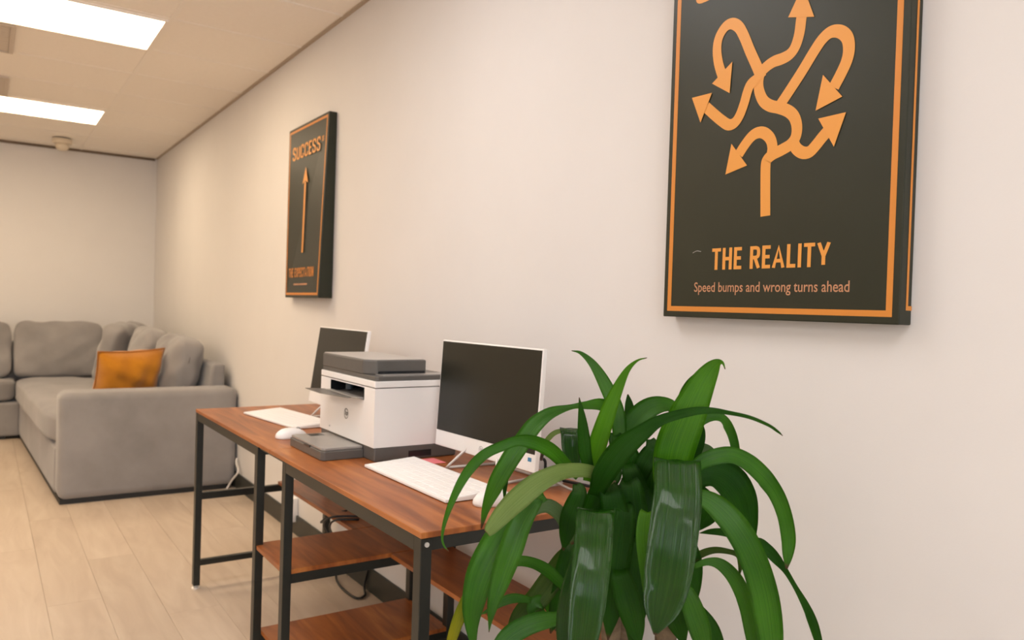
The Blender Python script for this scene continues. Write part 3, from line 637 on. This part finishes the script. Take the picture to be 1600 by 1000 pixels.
def lean_x(y0, y1, xb, ztop, tilt, seed, zb=.485, th=.21, yaw=0):
    u = Vector((math.sin(yaw), -math.cos(yaw), 0)); n = Vector((-math.cos(yaw), -math.sin(yaw), 0))
    v = (Vector(Z) * math.cos(tilt) - n * math.sin(tilt)); nn = (n * math.cos(tilt) + Vector(Z) * math.sin(tilt))
    h = (ztop - zb) / math.cos(tilt); c = Vector((xb, (y0 + y1) / 2, zb)) + v * (h / 2) 
    return softbox(c, u, v, nn, y1 - y0, h, th, e=5, G=20, wr=.007, seed=seed, puff=.34)
obj('back_cushion', lean_x(5.44, 6.24, -.30, .945, .20, 21, th=.24), FABRIC, sofa, smooth=True)
obj('back_cushion', lean_x(6.26, 7.12, -.37, .965, .24, 22, th=.24, yaw=-.04), FABRIC, sofa, smooth=True)
obj('back_cushion', lean_x(6.98, 7.82, -.43, .985, .20, 23, yaw=-.42, th=.24), FABRIC, sofa, smooth=True)
def lean_y(x0, x1, yb, ztop, tilt, seed, zb=.485, th=.20):
    n = Vector((0, -1, 0)); v = Vector(Z) * math.cos(tilt) - n * math.sin(tilt); nn = n * math.cos(tilt) + Vector(Z) * math.sin(tilt); h = (ztop - zb) / math.cos(tilt)
    return softbox(Vector(((x0 + x1) / 2, yb, zb)) + v * (h / 2), X, v, nn, x1 - x0, h, th, e=8, G=20, wr=.007, seed=seed, puff=.22)
obj('back_cushion', lean_y(-1.150, -.47, 7.86, .965, .16, 31), FABRIC, sofa, smooth=True)
obj('back_cushion', lean_y(-1.94, -1.165, 7.86, .965, .16, 32), FABRIC, sofa, smooth=True)
obj('back_cushion', lean_y(-2.74, -1.955, 7.86, .965, .16, 33), FABRIC, sofa, smooth=True)
obj('back_cushion', lean_y(-3.56, -2.755, 7.86, .965, .16, 34), FABRIC, sofa, smooth=True)
# throw pillow
def throw_pillow(c, u, v, w, h, t, name, label):
    c, u, v = Vector(c), Vector(u).normalized(), Vector(v); n = u.cross(v).normalized(); v = n.cross(u).normalized()
    bm = bmesh.new(); G = 20; edge = []
    def co(a, b, s):
        th = max(0, (1 - abs(a) ** 2.6) * (1 - abs(b) ** 2.6)) ** .55 * t / 2
        k = 1 - .07 * (1 - abs(a) ** 2) * abs(b) ; k2 = 1 - .07 * (1 - abs(b) ** 2) * abs(a)
        wob = .007 * math.sin(7 * a + 3 * b + s) * math.sin(6 * b - 2 * a)
        return c + u * (a * w / 2 * k2) + v * (b * h / 2 * k) + n * (s * (th + wob * th / t * 4))
    for s in (1, -1):
        g = [[bm.verts.new(co(-1 + 2 * i / G, -1 + 2 * j / G, s)) for j in range(G + 1)] for i in range(G + 1)]
        for i in range(G):
            for j in range(G):
                q = (g[i][j], g[i + 1][j], g[i + 1][j + 1], g[i][j + 1]); bm.faces.new(q if s > 0 else q[::-1])
    bmesh.ops.remove_doubles(bm, verts=bm.verts[:], dist=1e-4)
    root = thing(name, c, label, 'pillow'); obj('cover', bm, MUSTARD, root, smooth=True)
    R_ = [(-1 + 2 * i / G, -1) for i in range(G)] + [(1, -1 + 2 * i / G) for i in range(G)] + [(1 - 2 * i / G, 1) for i in range(G)] + [(-1, 1 - 2 * i / G) for i in range(G + 1)]
    bm = bmesh.new(); tube(bm, [co(a, b, 1) for a, b in R_], .006, 6, caps=False); obj('piping', bm, PIPING, root, smooth=True)
throw_pillow((-.582, 5.63, .685), (.95, .30, .03), (.12, -.33, .93), .43, .38, .26, 'throw_pillow', 'mustard yellow throw pillow with piped edges on the grey corner sofa')

# ---------------------------------------------------------------- potted plant
PCX, PCY = -.43, 1.005
plant = thing('potted_plant', (PCX, PCY, 0), 'tall potted plant with long arching strap-shaped green leaves in front of the desk', 'plant')
obj('pot', lathe(bmesh.new(), PCX, PCY, [(.115, 0), (.125, .01), (.158, .34), (.166, .345), (.166, .375), (.150, .375), (.146, .33), (.02, .328)], 40), POTM, plant, smooth=False)
obj('soil', lathe(bmesh.new(), PCX, PCY, [(.1435, .330), (.144, .345), (.10, .352), (.02, .356)], 28), SOIL, plant)
CANES = [([(-0.45999999999999996, 1.035, 0.335), (-0.45749999999999996, 1.015, 0.628), (-0.479, 1.015, 0.921)], 0.017), ([(-0.4, 0.9749999999999999, 0.335), (-0.392, 0.9484999999999999, 0.6305000000000001), (-0.408, 0.942, 0.926)], 0.019), ([(-0.43, 1.055, 0.335), (-0.4155, 1.025, 0.6335000000000001), (-0.425, 1.015, 0.932)], 0.014)]
for cpts, r in CANES:
    bm = bmesh.new(); tube(bm, cpts, lambda s, r=r: r * (1 + .08 * math.sin(s * 60)), 12, 8); obj('cane', bm, CANE, plant, smooth=True)
LEAVES = [
('g',0.8,[(-0.4461,1.029,0.9203,0.0136),(-0.4348,1.0345,0.9812,0.0228),(-0.4327,1.0461,1.0311,0.0276),(-0.4374,1.0744,1.0779,0.0245),(-0.4434,1.1033,1.1132,0.0154),(-0.456,1.1243,1.1332,0.0071),(-0.4646,1.1423,1.1369,0.0012)]),
('b',0.8,[(-0.5131,1.0261,0.9196,0.0154),(-0.5137,1.015,0.9482,0.0284),(-0.512,1.0025,0.9917,0.0314),(-0.5077,0.9884,1.0369,0.028),(-0.4951,0.9805,1.0782,0.0204),(-0.4815,0.9719,1.1132,0.0108),(-0.4675,0.9627,1.131,0.0043),(-0.4534,0.9532,1.1369,0.0011)]),
('d',0.8,[(-0.5134,1.0144,0.9296,0.0131),(-0.5285,1.0133,0.964,0.0206),(-0.536,1.013,1.0026,0.0205),(-0.5424,1.0119,1.0355,0.0129),(-0.5465,1.0153,1.0666,0.0011)]),
('g',0.7,[(-0.398,1.0457,0.9768,0.0233),(-0.4133,1.069,1.0213,0.0258),(-0.4416,1.0765,1.0405,0.0257),(-0.4795,1.0782,1.0419,0.0161),(-0.513,1.0767,1.0413,0.0102),(-0.56,1.0723,1.034,0.0211),(-0.5935,1.0706,1.0173,0.0284),(-0.6169,1.0739,0.9899,0.0314),(-0.6425,1.0786,0.9542,0.0323),(-0.6596,1.0895,0.9159,0.028),(-0.6669,1.1058,0.8752,0.0152),(-0.668,1.118,0.8352,0.0022)]),
('d',0.8,[(-0.5781,1.0958,0.9837,0.0067),(-0.5964,1.1081,0.9752,0.0101),(-0.609,1.1163,0.9557,0.0101),(-0.6159,1.1204,0.9264,0.0089),(-0.6191,1.1221,0.8995,0.0078),(-0.6196,1.122,0.8737,0.0011)]),
('g',0.75,[(-0.525,1.0344,0.9268,0.0154),(-0.5588,1.0337,0.9531,0.0217),(-0.5893,1.0307,0.9777,0.0256),(-0.6243,1.0306,0.9941,0.0252),(-0.6526,1.0379,0.9981,0.0188),(-0.6813,1.0452,0.9896,0.0176),(-0.7103,1.0526,0.9761,0.0175),(-0.7311,1.0662,0.9475,0.0164),(-0.7466,1.0761,0.912,0.0123),(-0.7536,1.0922,0.8678,0.0072),(-0.7525,1.1029,0.8367,0.0042),(-0.7497,1.1007,0.8222,0.0031),(-0.7435,1.0963,0.8141,0.001)]),
('p',0.85,[(-0.4999,1.0053,0.9334,0.0197),(-0.5419,0.9979,0.9464,0.0235),(-0.5845,0.9907,0.9516,0.025),(-0.625,0.9819,0.9488,0.0285),(-0.6585,0.9803,0.9372,0.0341),(-0.6838,0.985,0.9189,0.0358),(-0.7031,0.9942,0.8981,0.0317),(-0.7214,0.9978,0.8787,0.0237),(-0.7288,1.0003,0.8692,0.0167),(-0.7312,1.0018,0.8661,0.0118)]),
('g',0.9,[(-0.5986,1.0357,0.9047,0.0235),(-0.6347,1.0359,0.8948,0.0358),(-0.6632,1.0425,0.8599,0.0459),(-0.6851,1.0507,0.8232,0.0499),(-0.7042,1.0569,0.7827,0.0476),(-0.7137,1.0625,0.7368,0.0373),(-0.7103,1.0716,0.6964,0.023),(-0.7018,1.0772,0.6556,0.0084)]),
('g',0.9,[(-0.6162,1.0295,0.9016,0.0211),(-0.6518,1.0228,0.8685,0.0352),(-0.6712,1.0231,0.8245,0.039),(-0.6839,1.0309,0.7778,0.0329),(-0.6934,1.0366,0.7364,0.0185),(-0.6936,1.0423,0.7086,0.0072),(-0.6923,1.0471,0.6879,0.001)]),
('y',0.8,[(-0.6972,1.0997,0.7375,0.0192),(-0.7082,1.1066,0.705,0.0214),(-0.7165,1.1118,0.678,0.0192),(-0.7181,1.1243,0.6467,0.0151),(-0.7229,1.1271,0.6196,0.0065)]),
('w',0.7,[(-0.5961,1.1291,0.8125,0.0091),(-0.5801,1.1068,0.8523,0.0203),(-0.5595,1.081,0.8716,0.0268),(-0.5379,1.0661,0.8567,0.0268),(-0.5264,1.0578,0.8326,0.0246),(-0.5113,1.059,0.802,0.009)]),
('g',0.7,[(-0.5022,1.0511,0.7067,0.0113),(-0.5321,1.0598,0.7318,0.0179),(-0.5589,1.0664,0.7579,0.0222),(-0.5889,1.0751,0.7757,0.0198),(-0.6165,1.0819,0.7804,0.0175),(-0.6381,1.0843,0.77,0.0108),(-0.6513,1.0929,0.7532,0.0022)]),
('g',0.7,[(-0.5778,1.0904,0.7044,0.0112),(-0.6057,1.0974,0.7106,0.0166),(-0.6296,1.1015,0.7081,0.0165),(-0.6512,1.104,0.6993,0.0098),(-0.6655,1.1135,0.6889,0.0022)]),
('g',0.7,[(-0.5191,1.038,0.6862,0.0155),(-0.5588,1.0408,0.6853,0.024),(-0.5899,1.0499,0.6829,0.0325),(-0.6224,1.0597,0.673,0.0344),(-0.649,1.0654,0.656,0.032),(-0.6644,1.0753,0.6266,0.0171)]),
('o',0.8,[(-0.4847,1.0771,0.7933,0.0161),(-0.5123,1.0834,0.7704,0.032),(-0.5367,1.0872,0.7354,0.0408),(-0.5644,1.0934,0.7009,0.0405),(-0.5939,1.1009,0.6769,0.0291),(-0.6092,1.1108,0.6507,0.0089)]),
('g',0.8,[(-0.5586,1.0766,0.6638,0.0268),(-0.5729,1.0869,0.6912,0.0291),(-0.5551,1.087,0.699,0.0225),(-0.5357,1.0855,0.6788,0.0159),(-0.5276,1.0793,0.6451,0.0068)]),
('s',0.5,[(-0.4929,1.0235,0.8669,0.0555),(-0.5201,0.9938,0.8782,0.0603),(-0.543,0.9673,0.8882,0.0597),(-0.5594,0.9483,0.8935,0.0596),(-0.5693,0.938,0.8879,0.0599),(-0.5835,0.9231,0.8642,0.0599),(-0.599,0.9065,0.8381,0.0589),(-0.6133,0.8939,0.8079,0.057),(-0.6217,0.8892,0.7673,0.0537),(-0.6244,0.8925,0.7184,0.0442),(-0.6186,0.9057,0.6632,0.0195)]),
('s',0.9,[(-0.5443,0.9736,0.851,0.0126),(-0.5738,0.9687,0.8146,0.0207),(-0.592,0.9681,0.7659,0.0267),(-0.5979,0.9712,0.7144,0.0267),(-0.5987,0.9708,0.663,0.0185)]),
('s',0.5,[(-0.4029,0.9276,0.959,0.0651),(-0.4316,0.899,0.9689,0.0715),(-0.4567,0.8739,0.9776,0.0726),(-0.4767,0.8549,0.9817,0.072),(-0.4933,0.8368,0.9628,0.0716),(-0.5076,0.822,0.9409,0.0714),(-0.5213,0.8115,0.9132,0.0723),(-0.5348,0.8052,0.8643,0.0716),(-0.5401,0.8078,0.8124,0.0659),(-0.5427,0.8138,0.7729,0.0491),(-0.5441,0.8202,0.7452,0.0171),(-0.5427,0.8251,0.7336,0.0038)]),
('b',0.9,[(-0.4906,0.8891,0.8755,0.0102),(-0.5084,0.8834,0.8995,0.0221),(-0.5217,0.8738,0.8684,0.0278),(-0.5212,0.8666,0.8254,0.0277),(-0.5154,0.8618,0.7762,0.0218),(-0.5062,0.8608,0.7348,0.006)]),
('b',0.95,[(-0.4307,0.9214,0.9026,0.0256),(-0.4334,0.9118,0.9422,0.0551),(-0.4301,0.9044,0.991,0.0655),(-0.4161,0.8958,1.0391,0.0612),(-0.3956,0.8888,1.0867,0.0466),(-0.3783,0.8836,1.1166,0.0319),(-0.368,0.8768,1.1318,0.017),(-0.364,0.8681,1.1335,0.0053),(-0.3643,0.8621,1.1234,0.0011)]),
('d',0.8,[(-0.3793,0.9603,0.9779,0.0112),(-0.3696,0.9552,1.0565,0.0112),(-0.3609,0.9499,1.0903,0.0056),(-0.3447,0.9393,1.1133,0.0011)]),
('d',0.85,[(-0.5148,1.0028,0.8994,0.0217),(-0.5229,0.9728,0.9441,0.0382),(-0.5144,0.9436,0.9877,0.0396),(-0.496,0.9195,1.0163,0.029),(-0.4743,0.8991,1.0387,0.0186),(-0.4526,0.8785,1.0506,0.0154),(-0.4311,0.8579,1.0584,0.0133),(-0.4138,0.8402,1.0598,0.0102),(-0.3944,0.8269,1.0575,0.0071),(-0.3665,0.8078,1.0514,0.0061),(-0.3419,0.7908,1.0401,0.0051),(-0.3248,0.7851,1.0297,0.0041),(-0.3179,0.7803,1.0228,0.001)]),
('g',0.75,[(-0.4304,1.0431,0.9541,0.0207),(-0.4168,1.0345,0.9914,0.0345),(-0.3984,1.0226,1.0266,0.0414),(-0.3759,1.0077,1.0459,0.0345),(-0.3458,0.9993,1.0456,0.0232),(-0.3208,0.994,1.0264,0.0093)]),
('s',0.8,[(-0.3904,1.0527,0.9869,0.0141),(-0.3918,1.0543,1.0162,0.02),(-0.3943,1.0564,1.0431,0.0153),(-0.3965,1.0583,1.0619,0.0023)]),
('s',0.5,[(-0.4368,1.1688,0.9771,0.032),(-0.4567,1.1463,0.9866,0.0386),(-0.4724,1.1269,0.9929,0.0404),(-0.485,1.1113,0.9959,0.0398),(-0.4913,1.1008,0.9839,0.0383),(-0.4918,1.097,0.9578,0.0359),(-0.4873,1.0933,0.9197,0.0232)]),
('p',0.8,[(-0.4927,1.1165,0.9933,0.007),(-0.505,1.1308,0.9872,0.0094),(-0.5104,1.1463,0.9734,0.0095),(-0.512,1.1592,0.9571,0.0048)]),
('g',0.75,[(-0.3535,0.9551,0.9881,0.0113),(-0.3278,0.9502,1.0167,0.0159),(-0.3015,0.9447,1.0297,0.0171),(-0.2766,0.9398,1.0267,0.0173),(-0.257,0.9381,1.0073,0.0174),(-0.2418,0.9395,0.9828,0.0163),(-0.2305,0.9433,0.9554,0.0141),(-0.2299,0.9423,0.9225,0.0035)]),
('d',0.8,[(-0.3162,0.9653,0.9493,0.0115),(-0.3072,0.9597,0.9784,0.0127),(-0.3057,0.9592,1.0049,0.0104),(-0.3127,0.9643,1.0242,0.0046)]),
('g',0.8,[(-0.3779,0.9223,0.9348,0.0153),(-0.3611,0.9113,0.9584,0.024),(-0.3397,0.8969,0.9701,0.0284),(-0.3113,0.8837,0.9724,0.0296),(-0.2843,0.8712,0.9591,0.0308),(-0.2588,0.8594,0.9358,0.0309),(-0.2358,0.8492,0.9055,0.0277),(-0.219,0.8431,0.8681,0.0256),(-0.2085,0.8413,0.828,0.0246),(-0.2089,0.841,0.7989,0.0179),(-0.2103,0.8415,0.7732,0.0034)]),
('w',0.7,[(-0.3152,0.9883,0.9275,0.0117),(-0.2965,0.9763,0.962,0.021),(-0.2821,0.9666,0.9672,0.0187),(-0.2596,0.9631,0.9543,0.0094)]),
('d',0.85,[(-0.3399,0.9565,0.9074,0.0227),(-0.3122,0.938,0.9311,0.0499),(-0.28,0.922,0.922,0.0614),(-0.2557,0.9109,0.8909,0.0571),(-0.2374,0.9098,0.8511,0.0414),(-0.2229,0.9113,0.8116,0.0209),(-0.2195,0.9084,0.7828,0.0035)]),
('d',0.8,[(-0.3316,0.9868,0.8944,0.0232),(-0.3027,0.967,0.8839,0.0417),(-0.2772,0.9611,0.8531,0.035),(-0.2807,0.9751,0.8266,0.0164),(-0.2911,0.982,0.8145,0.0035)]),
('g',0.85,[(-0.4043,0.9034,0.9057,0.015),(-0.3881,0.8804,0.909,0.0276),(-0.3663,0.8592,0.8911,0.0401),(-0.3444,0.8376,0.8565,0.0442),(-0.3236,0.8226,0.811,0.0452),(-0.3055,0.8153,0.7583,0.0465),(-0.2935,0.8123,0.7091,0.0445),(-0.285,0.8117,0.6647,0.0362),(-0.2772,0.8114,0.6094,0.0085)]),
('d',0.8,[(-0.2762,0.8994,0.8245,0.0113),(-0.2949,0.9123,0.8305,0.0135),(-0.3135,0.925,0.8309,0.0101),(-0.3293,0.9356,0.8281,0.0011)]),
('o',0.7,[(-0.3527,0.9385,0.7778,0.0112),(-0.3335,0.9258,0.7942,0.0134),(-0.3152,0.9135,0.8016,0.0123),(-0.2948,0.8996,0.8001,0.0101),(-0.2809,0.8899,0.7939,0.0101),(-0.2769,0.887,0.7784,0.0089),(-0.2784,0.8876,0.7583,0.0022)]),
('g',0.8,[(-0.3662,0.9115,0.7823,0.0087),(-0.3473,0.8988,0.7906,0.0131),(-0.3274,0.8851,0.7849,0.0219),(-0.307,0.8708,0.7594,0.0262),(-0.2919,0.8598,0.7196,0.0262),(-0.2798,0.8567,0.6741,0.0241),(-0.2711,0.856,0.6227,0.011)]),
('d',0.75,[(-0.2422,0.9121,0.7968,0.0092),(-0.2205,0.8975,0.808,0.0138),(-0.2144,0.881,0.7977,0.0206),(-0.2041,0.8677,0.7816,0.0182),(-0.1939,0.8544,0.7621,0.0102),(-0.1837,0.8409,0.7361,0.009),(-0.1736,0.8274,0.708,0.0135),(-0.1619,0.8189,0.678,0.0169),(-0.1529,0.8122,0.6446,0.0135),(-0.1459,0.8068,0.6134,0.0045)]),
('g',0.85,[(-0.4478,0.8702,0.7766,0.0123),(-0.4441,0.8554,0.7673,0.0265),(-0.4343,0.8482,0.7401,0.0346),(-0.4254,0.8416,0.7099,0.0346),(-0.4103,0.8427,0.6702,0.0205)]),
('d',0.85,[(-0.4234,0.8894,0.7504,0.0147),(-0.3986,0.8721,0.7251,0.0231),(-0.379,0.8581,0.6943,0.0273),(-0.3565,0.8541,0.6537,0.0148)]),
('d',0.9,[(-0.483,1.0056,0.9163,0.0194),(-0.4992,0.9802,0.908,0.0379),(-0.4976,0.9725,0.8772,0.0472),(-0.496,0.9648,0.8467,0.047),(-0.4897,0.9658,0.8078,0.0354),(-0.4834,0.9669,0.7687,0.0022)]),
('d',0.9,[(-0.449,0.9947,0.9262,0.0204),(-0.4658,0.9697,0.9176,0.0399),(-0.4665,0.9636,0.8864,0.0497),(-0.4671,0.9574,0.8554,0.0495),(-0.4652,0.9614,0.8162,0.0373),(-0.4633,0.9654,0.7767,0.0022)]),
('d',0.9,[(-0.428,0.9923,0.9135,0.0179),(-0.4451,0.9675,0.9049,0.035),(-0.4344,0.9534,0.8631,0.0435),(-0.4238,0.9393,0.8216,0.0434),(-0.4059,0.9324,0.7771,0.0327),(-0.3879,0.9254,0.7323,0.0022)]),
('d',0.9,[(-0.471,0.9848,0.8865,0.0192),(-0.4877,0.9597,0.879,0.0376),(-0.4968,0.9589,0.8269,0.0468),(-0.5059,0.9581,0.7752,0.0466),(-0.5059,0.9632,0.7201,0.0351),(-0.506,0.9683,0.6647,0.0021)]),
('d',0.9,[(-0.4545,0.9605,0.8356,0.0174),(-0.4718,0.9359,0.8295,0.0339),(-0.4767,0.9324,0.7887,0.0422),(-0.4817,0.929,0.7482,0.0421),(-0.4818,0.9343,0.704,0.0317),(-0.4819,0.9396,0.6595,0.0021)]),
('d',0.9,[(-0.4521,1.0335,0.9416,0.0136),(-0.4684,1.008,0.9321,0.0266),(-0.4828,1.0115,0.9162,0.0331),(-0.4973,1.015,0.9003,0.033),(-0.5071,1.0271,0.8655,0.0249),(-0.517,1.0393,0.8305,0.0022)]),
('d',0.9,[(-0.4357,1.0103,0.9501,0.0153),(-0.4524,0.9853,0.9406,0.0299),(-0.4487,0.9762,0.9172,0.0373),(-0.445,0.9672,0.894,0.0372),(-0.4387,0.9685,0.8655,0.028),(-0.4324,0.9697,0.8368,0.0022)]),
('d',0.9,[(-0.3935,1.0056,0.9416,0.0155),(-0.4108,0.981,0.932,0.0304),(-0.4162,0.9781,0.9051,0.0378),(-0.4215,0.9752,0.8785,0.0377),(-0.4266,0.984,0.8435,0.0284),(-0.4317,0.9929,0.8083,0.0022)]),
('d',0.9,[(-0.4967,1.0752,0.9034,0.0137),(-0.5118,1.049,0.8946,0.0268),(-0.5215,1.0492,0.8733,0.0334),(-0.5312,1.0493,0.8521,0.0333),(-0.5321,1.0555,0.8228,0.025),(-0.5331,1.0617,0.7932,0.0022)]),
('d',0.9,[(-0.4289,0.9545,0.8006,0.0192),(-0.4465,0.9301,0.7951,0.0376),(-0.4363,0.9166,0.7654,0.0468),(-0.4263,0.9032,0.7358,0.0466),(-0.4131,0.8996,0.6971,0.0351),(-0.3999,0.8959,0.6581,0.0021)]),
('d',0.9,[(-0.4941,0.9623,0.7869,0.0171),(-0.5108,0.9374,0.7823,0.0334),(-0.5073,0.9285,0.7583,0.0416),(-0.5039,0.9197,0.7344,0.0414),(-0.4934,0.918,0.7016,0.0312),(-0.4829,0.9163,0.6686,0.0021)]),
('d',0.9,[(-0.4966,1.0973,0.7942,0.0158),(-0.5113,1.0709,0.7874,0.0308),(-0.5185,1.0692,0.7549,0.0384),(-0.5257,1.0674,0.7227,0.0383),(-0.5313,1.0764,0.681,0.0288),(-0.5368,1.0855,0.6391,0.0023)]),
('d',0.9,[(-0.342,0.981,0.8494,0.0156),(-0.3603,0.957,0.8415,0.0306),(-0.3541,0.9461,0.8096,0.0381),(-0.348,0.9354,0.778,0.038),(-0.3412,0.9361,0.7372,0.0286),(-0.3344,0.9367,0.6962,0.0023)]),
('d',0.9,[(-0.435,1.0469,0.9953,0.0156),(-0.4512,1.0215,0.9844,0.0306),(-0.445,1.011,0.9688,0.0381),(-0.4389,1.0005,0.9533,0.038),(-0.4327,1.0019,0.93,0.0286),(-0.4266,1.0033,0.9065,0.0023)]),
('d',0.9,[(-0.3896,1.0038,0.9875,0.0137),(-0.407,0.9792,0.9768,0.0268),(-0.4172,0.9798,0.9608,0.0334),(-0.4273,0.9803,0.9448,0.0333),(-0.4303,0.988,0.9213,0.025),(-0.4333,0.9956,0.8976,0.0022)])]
CAMP = Vector((-1.37926, 0, 1.21316))
def build_leaf(kind, face, nodes):
    fd = {'s': .06, 'b': .10}.get(kind, .15)
    pts = [(q[0], q[1], q[2]) for q in nodes]; ws = [q[3] for q in nodes]
    SUB = 5; P = catmull(pts, SUB); Wd = [q.x for q in catmull([(w, 0, 0) for w in ws], SUB)]
    n = len(P); bm = bmesh.new(); uvl = bm.loops.layers.uv.new('uv'); prev = None; dirs = []
    T = [(P[min(i + 1, n - 1)] - P[max(i - 1, 0)]).normalized() for i in range(n)]
    for i in range(n):
        V = (CAMP - P[i]).normalized(); a = T[i].cross(V); b = T[i].cross(Vector((0, 0, 1)))
        if prev is not None:
            if a.dot(prev) < 0: a = -a
            if b.dot(prev) < 0: b = -b
        elif b.dot(a) < 0: b = -b
        d = a * face + b * (1 - face)
        if d.length < .25 and prev is not None: d = d + prev * .6
        if prev is not None: d = d.normalized() * .6 + prev * .4
        d = (d - T[i] * d.dot(T[i])).normalized(); prev = d; dirs.append(d)
    NS = 6; rows = []; rnd = random.Random(int(abs(P[0].x) * 9e4) + n); ph = rnd.uniform(0, 6)
    for i in range(n):
        d = dirs[i]; nn = T[i].cross(d).normalized(); V = (CAMP - P[i]).normalized()
        if nn.dot(V) < 0: nn = -nn
        w = max(Wd[i], .0012); row = []
        for k in range(NS + 1):
            s = -1 + 2 * k / NS
            fold = fd * (abs(s) ** 1.3 - .35) * w
            wave = (0 if kind == 's' else .02) * w * math.sin(i * .9 + ph + (1.7 if s > 0 else 0)) * s * s
            row.append(bm.verts.new(P[i] + d * (s * w / 2) + nn * (fold + wave)))
        rows.append(row)
    for i in range(n - 1):
        for k in range(NS):
            f = bm.faces.new((rows[i][k], rows[i][k + 1], rows[i + 1][k + 1], rows[i + 1][k]))
            for lp, (ii, kk) in zip(f.loops, ((i, k), (i, k + 1), (i + 1, k + 1), (i + 1, k))): lp[uvl].uv = (kk / NS, ii / (n - 1))
    bmesh.ops.solidify(bm, geom=bm.faces[:], thickness=.0007)
    return bm
LEAFLAB = {'y': 'yellowing leaf with a brown spot', 'p': 'dry-tipped green leaf, pale sheen painted in', 'w': 'greyish green leaf'}
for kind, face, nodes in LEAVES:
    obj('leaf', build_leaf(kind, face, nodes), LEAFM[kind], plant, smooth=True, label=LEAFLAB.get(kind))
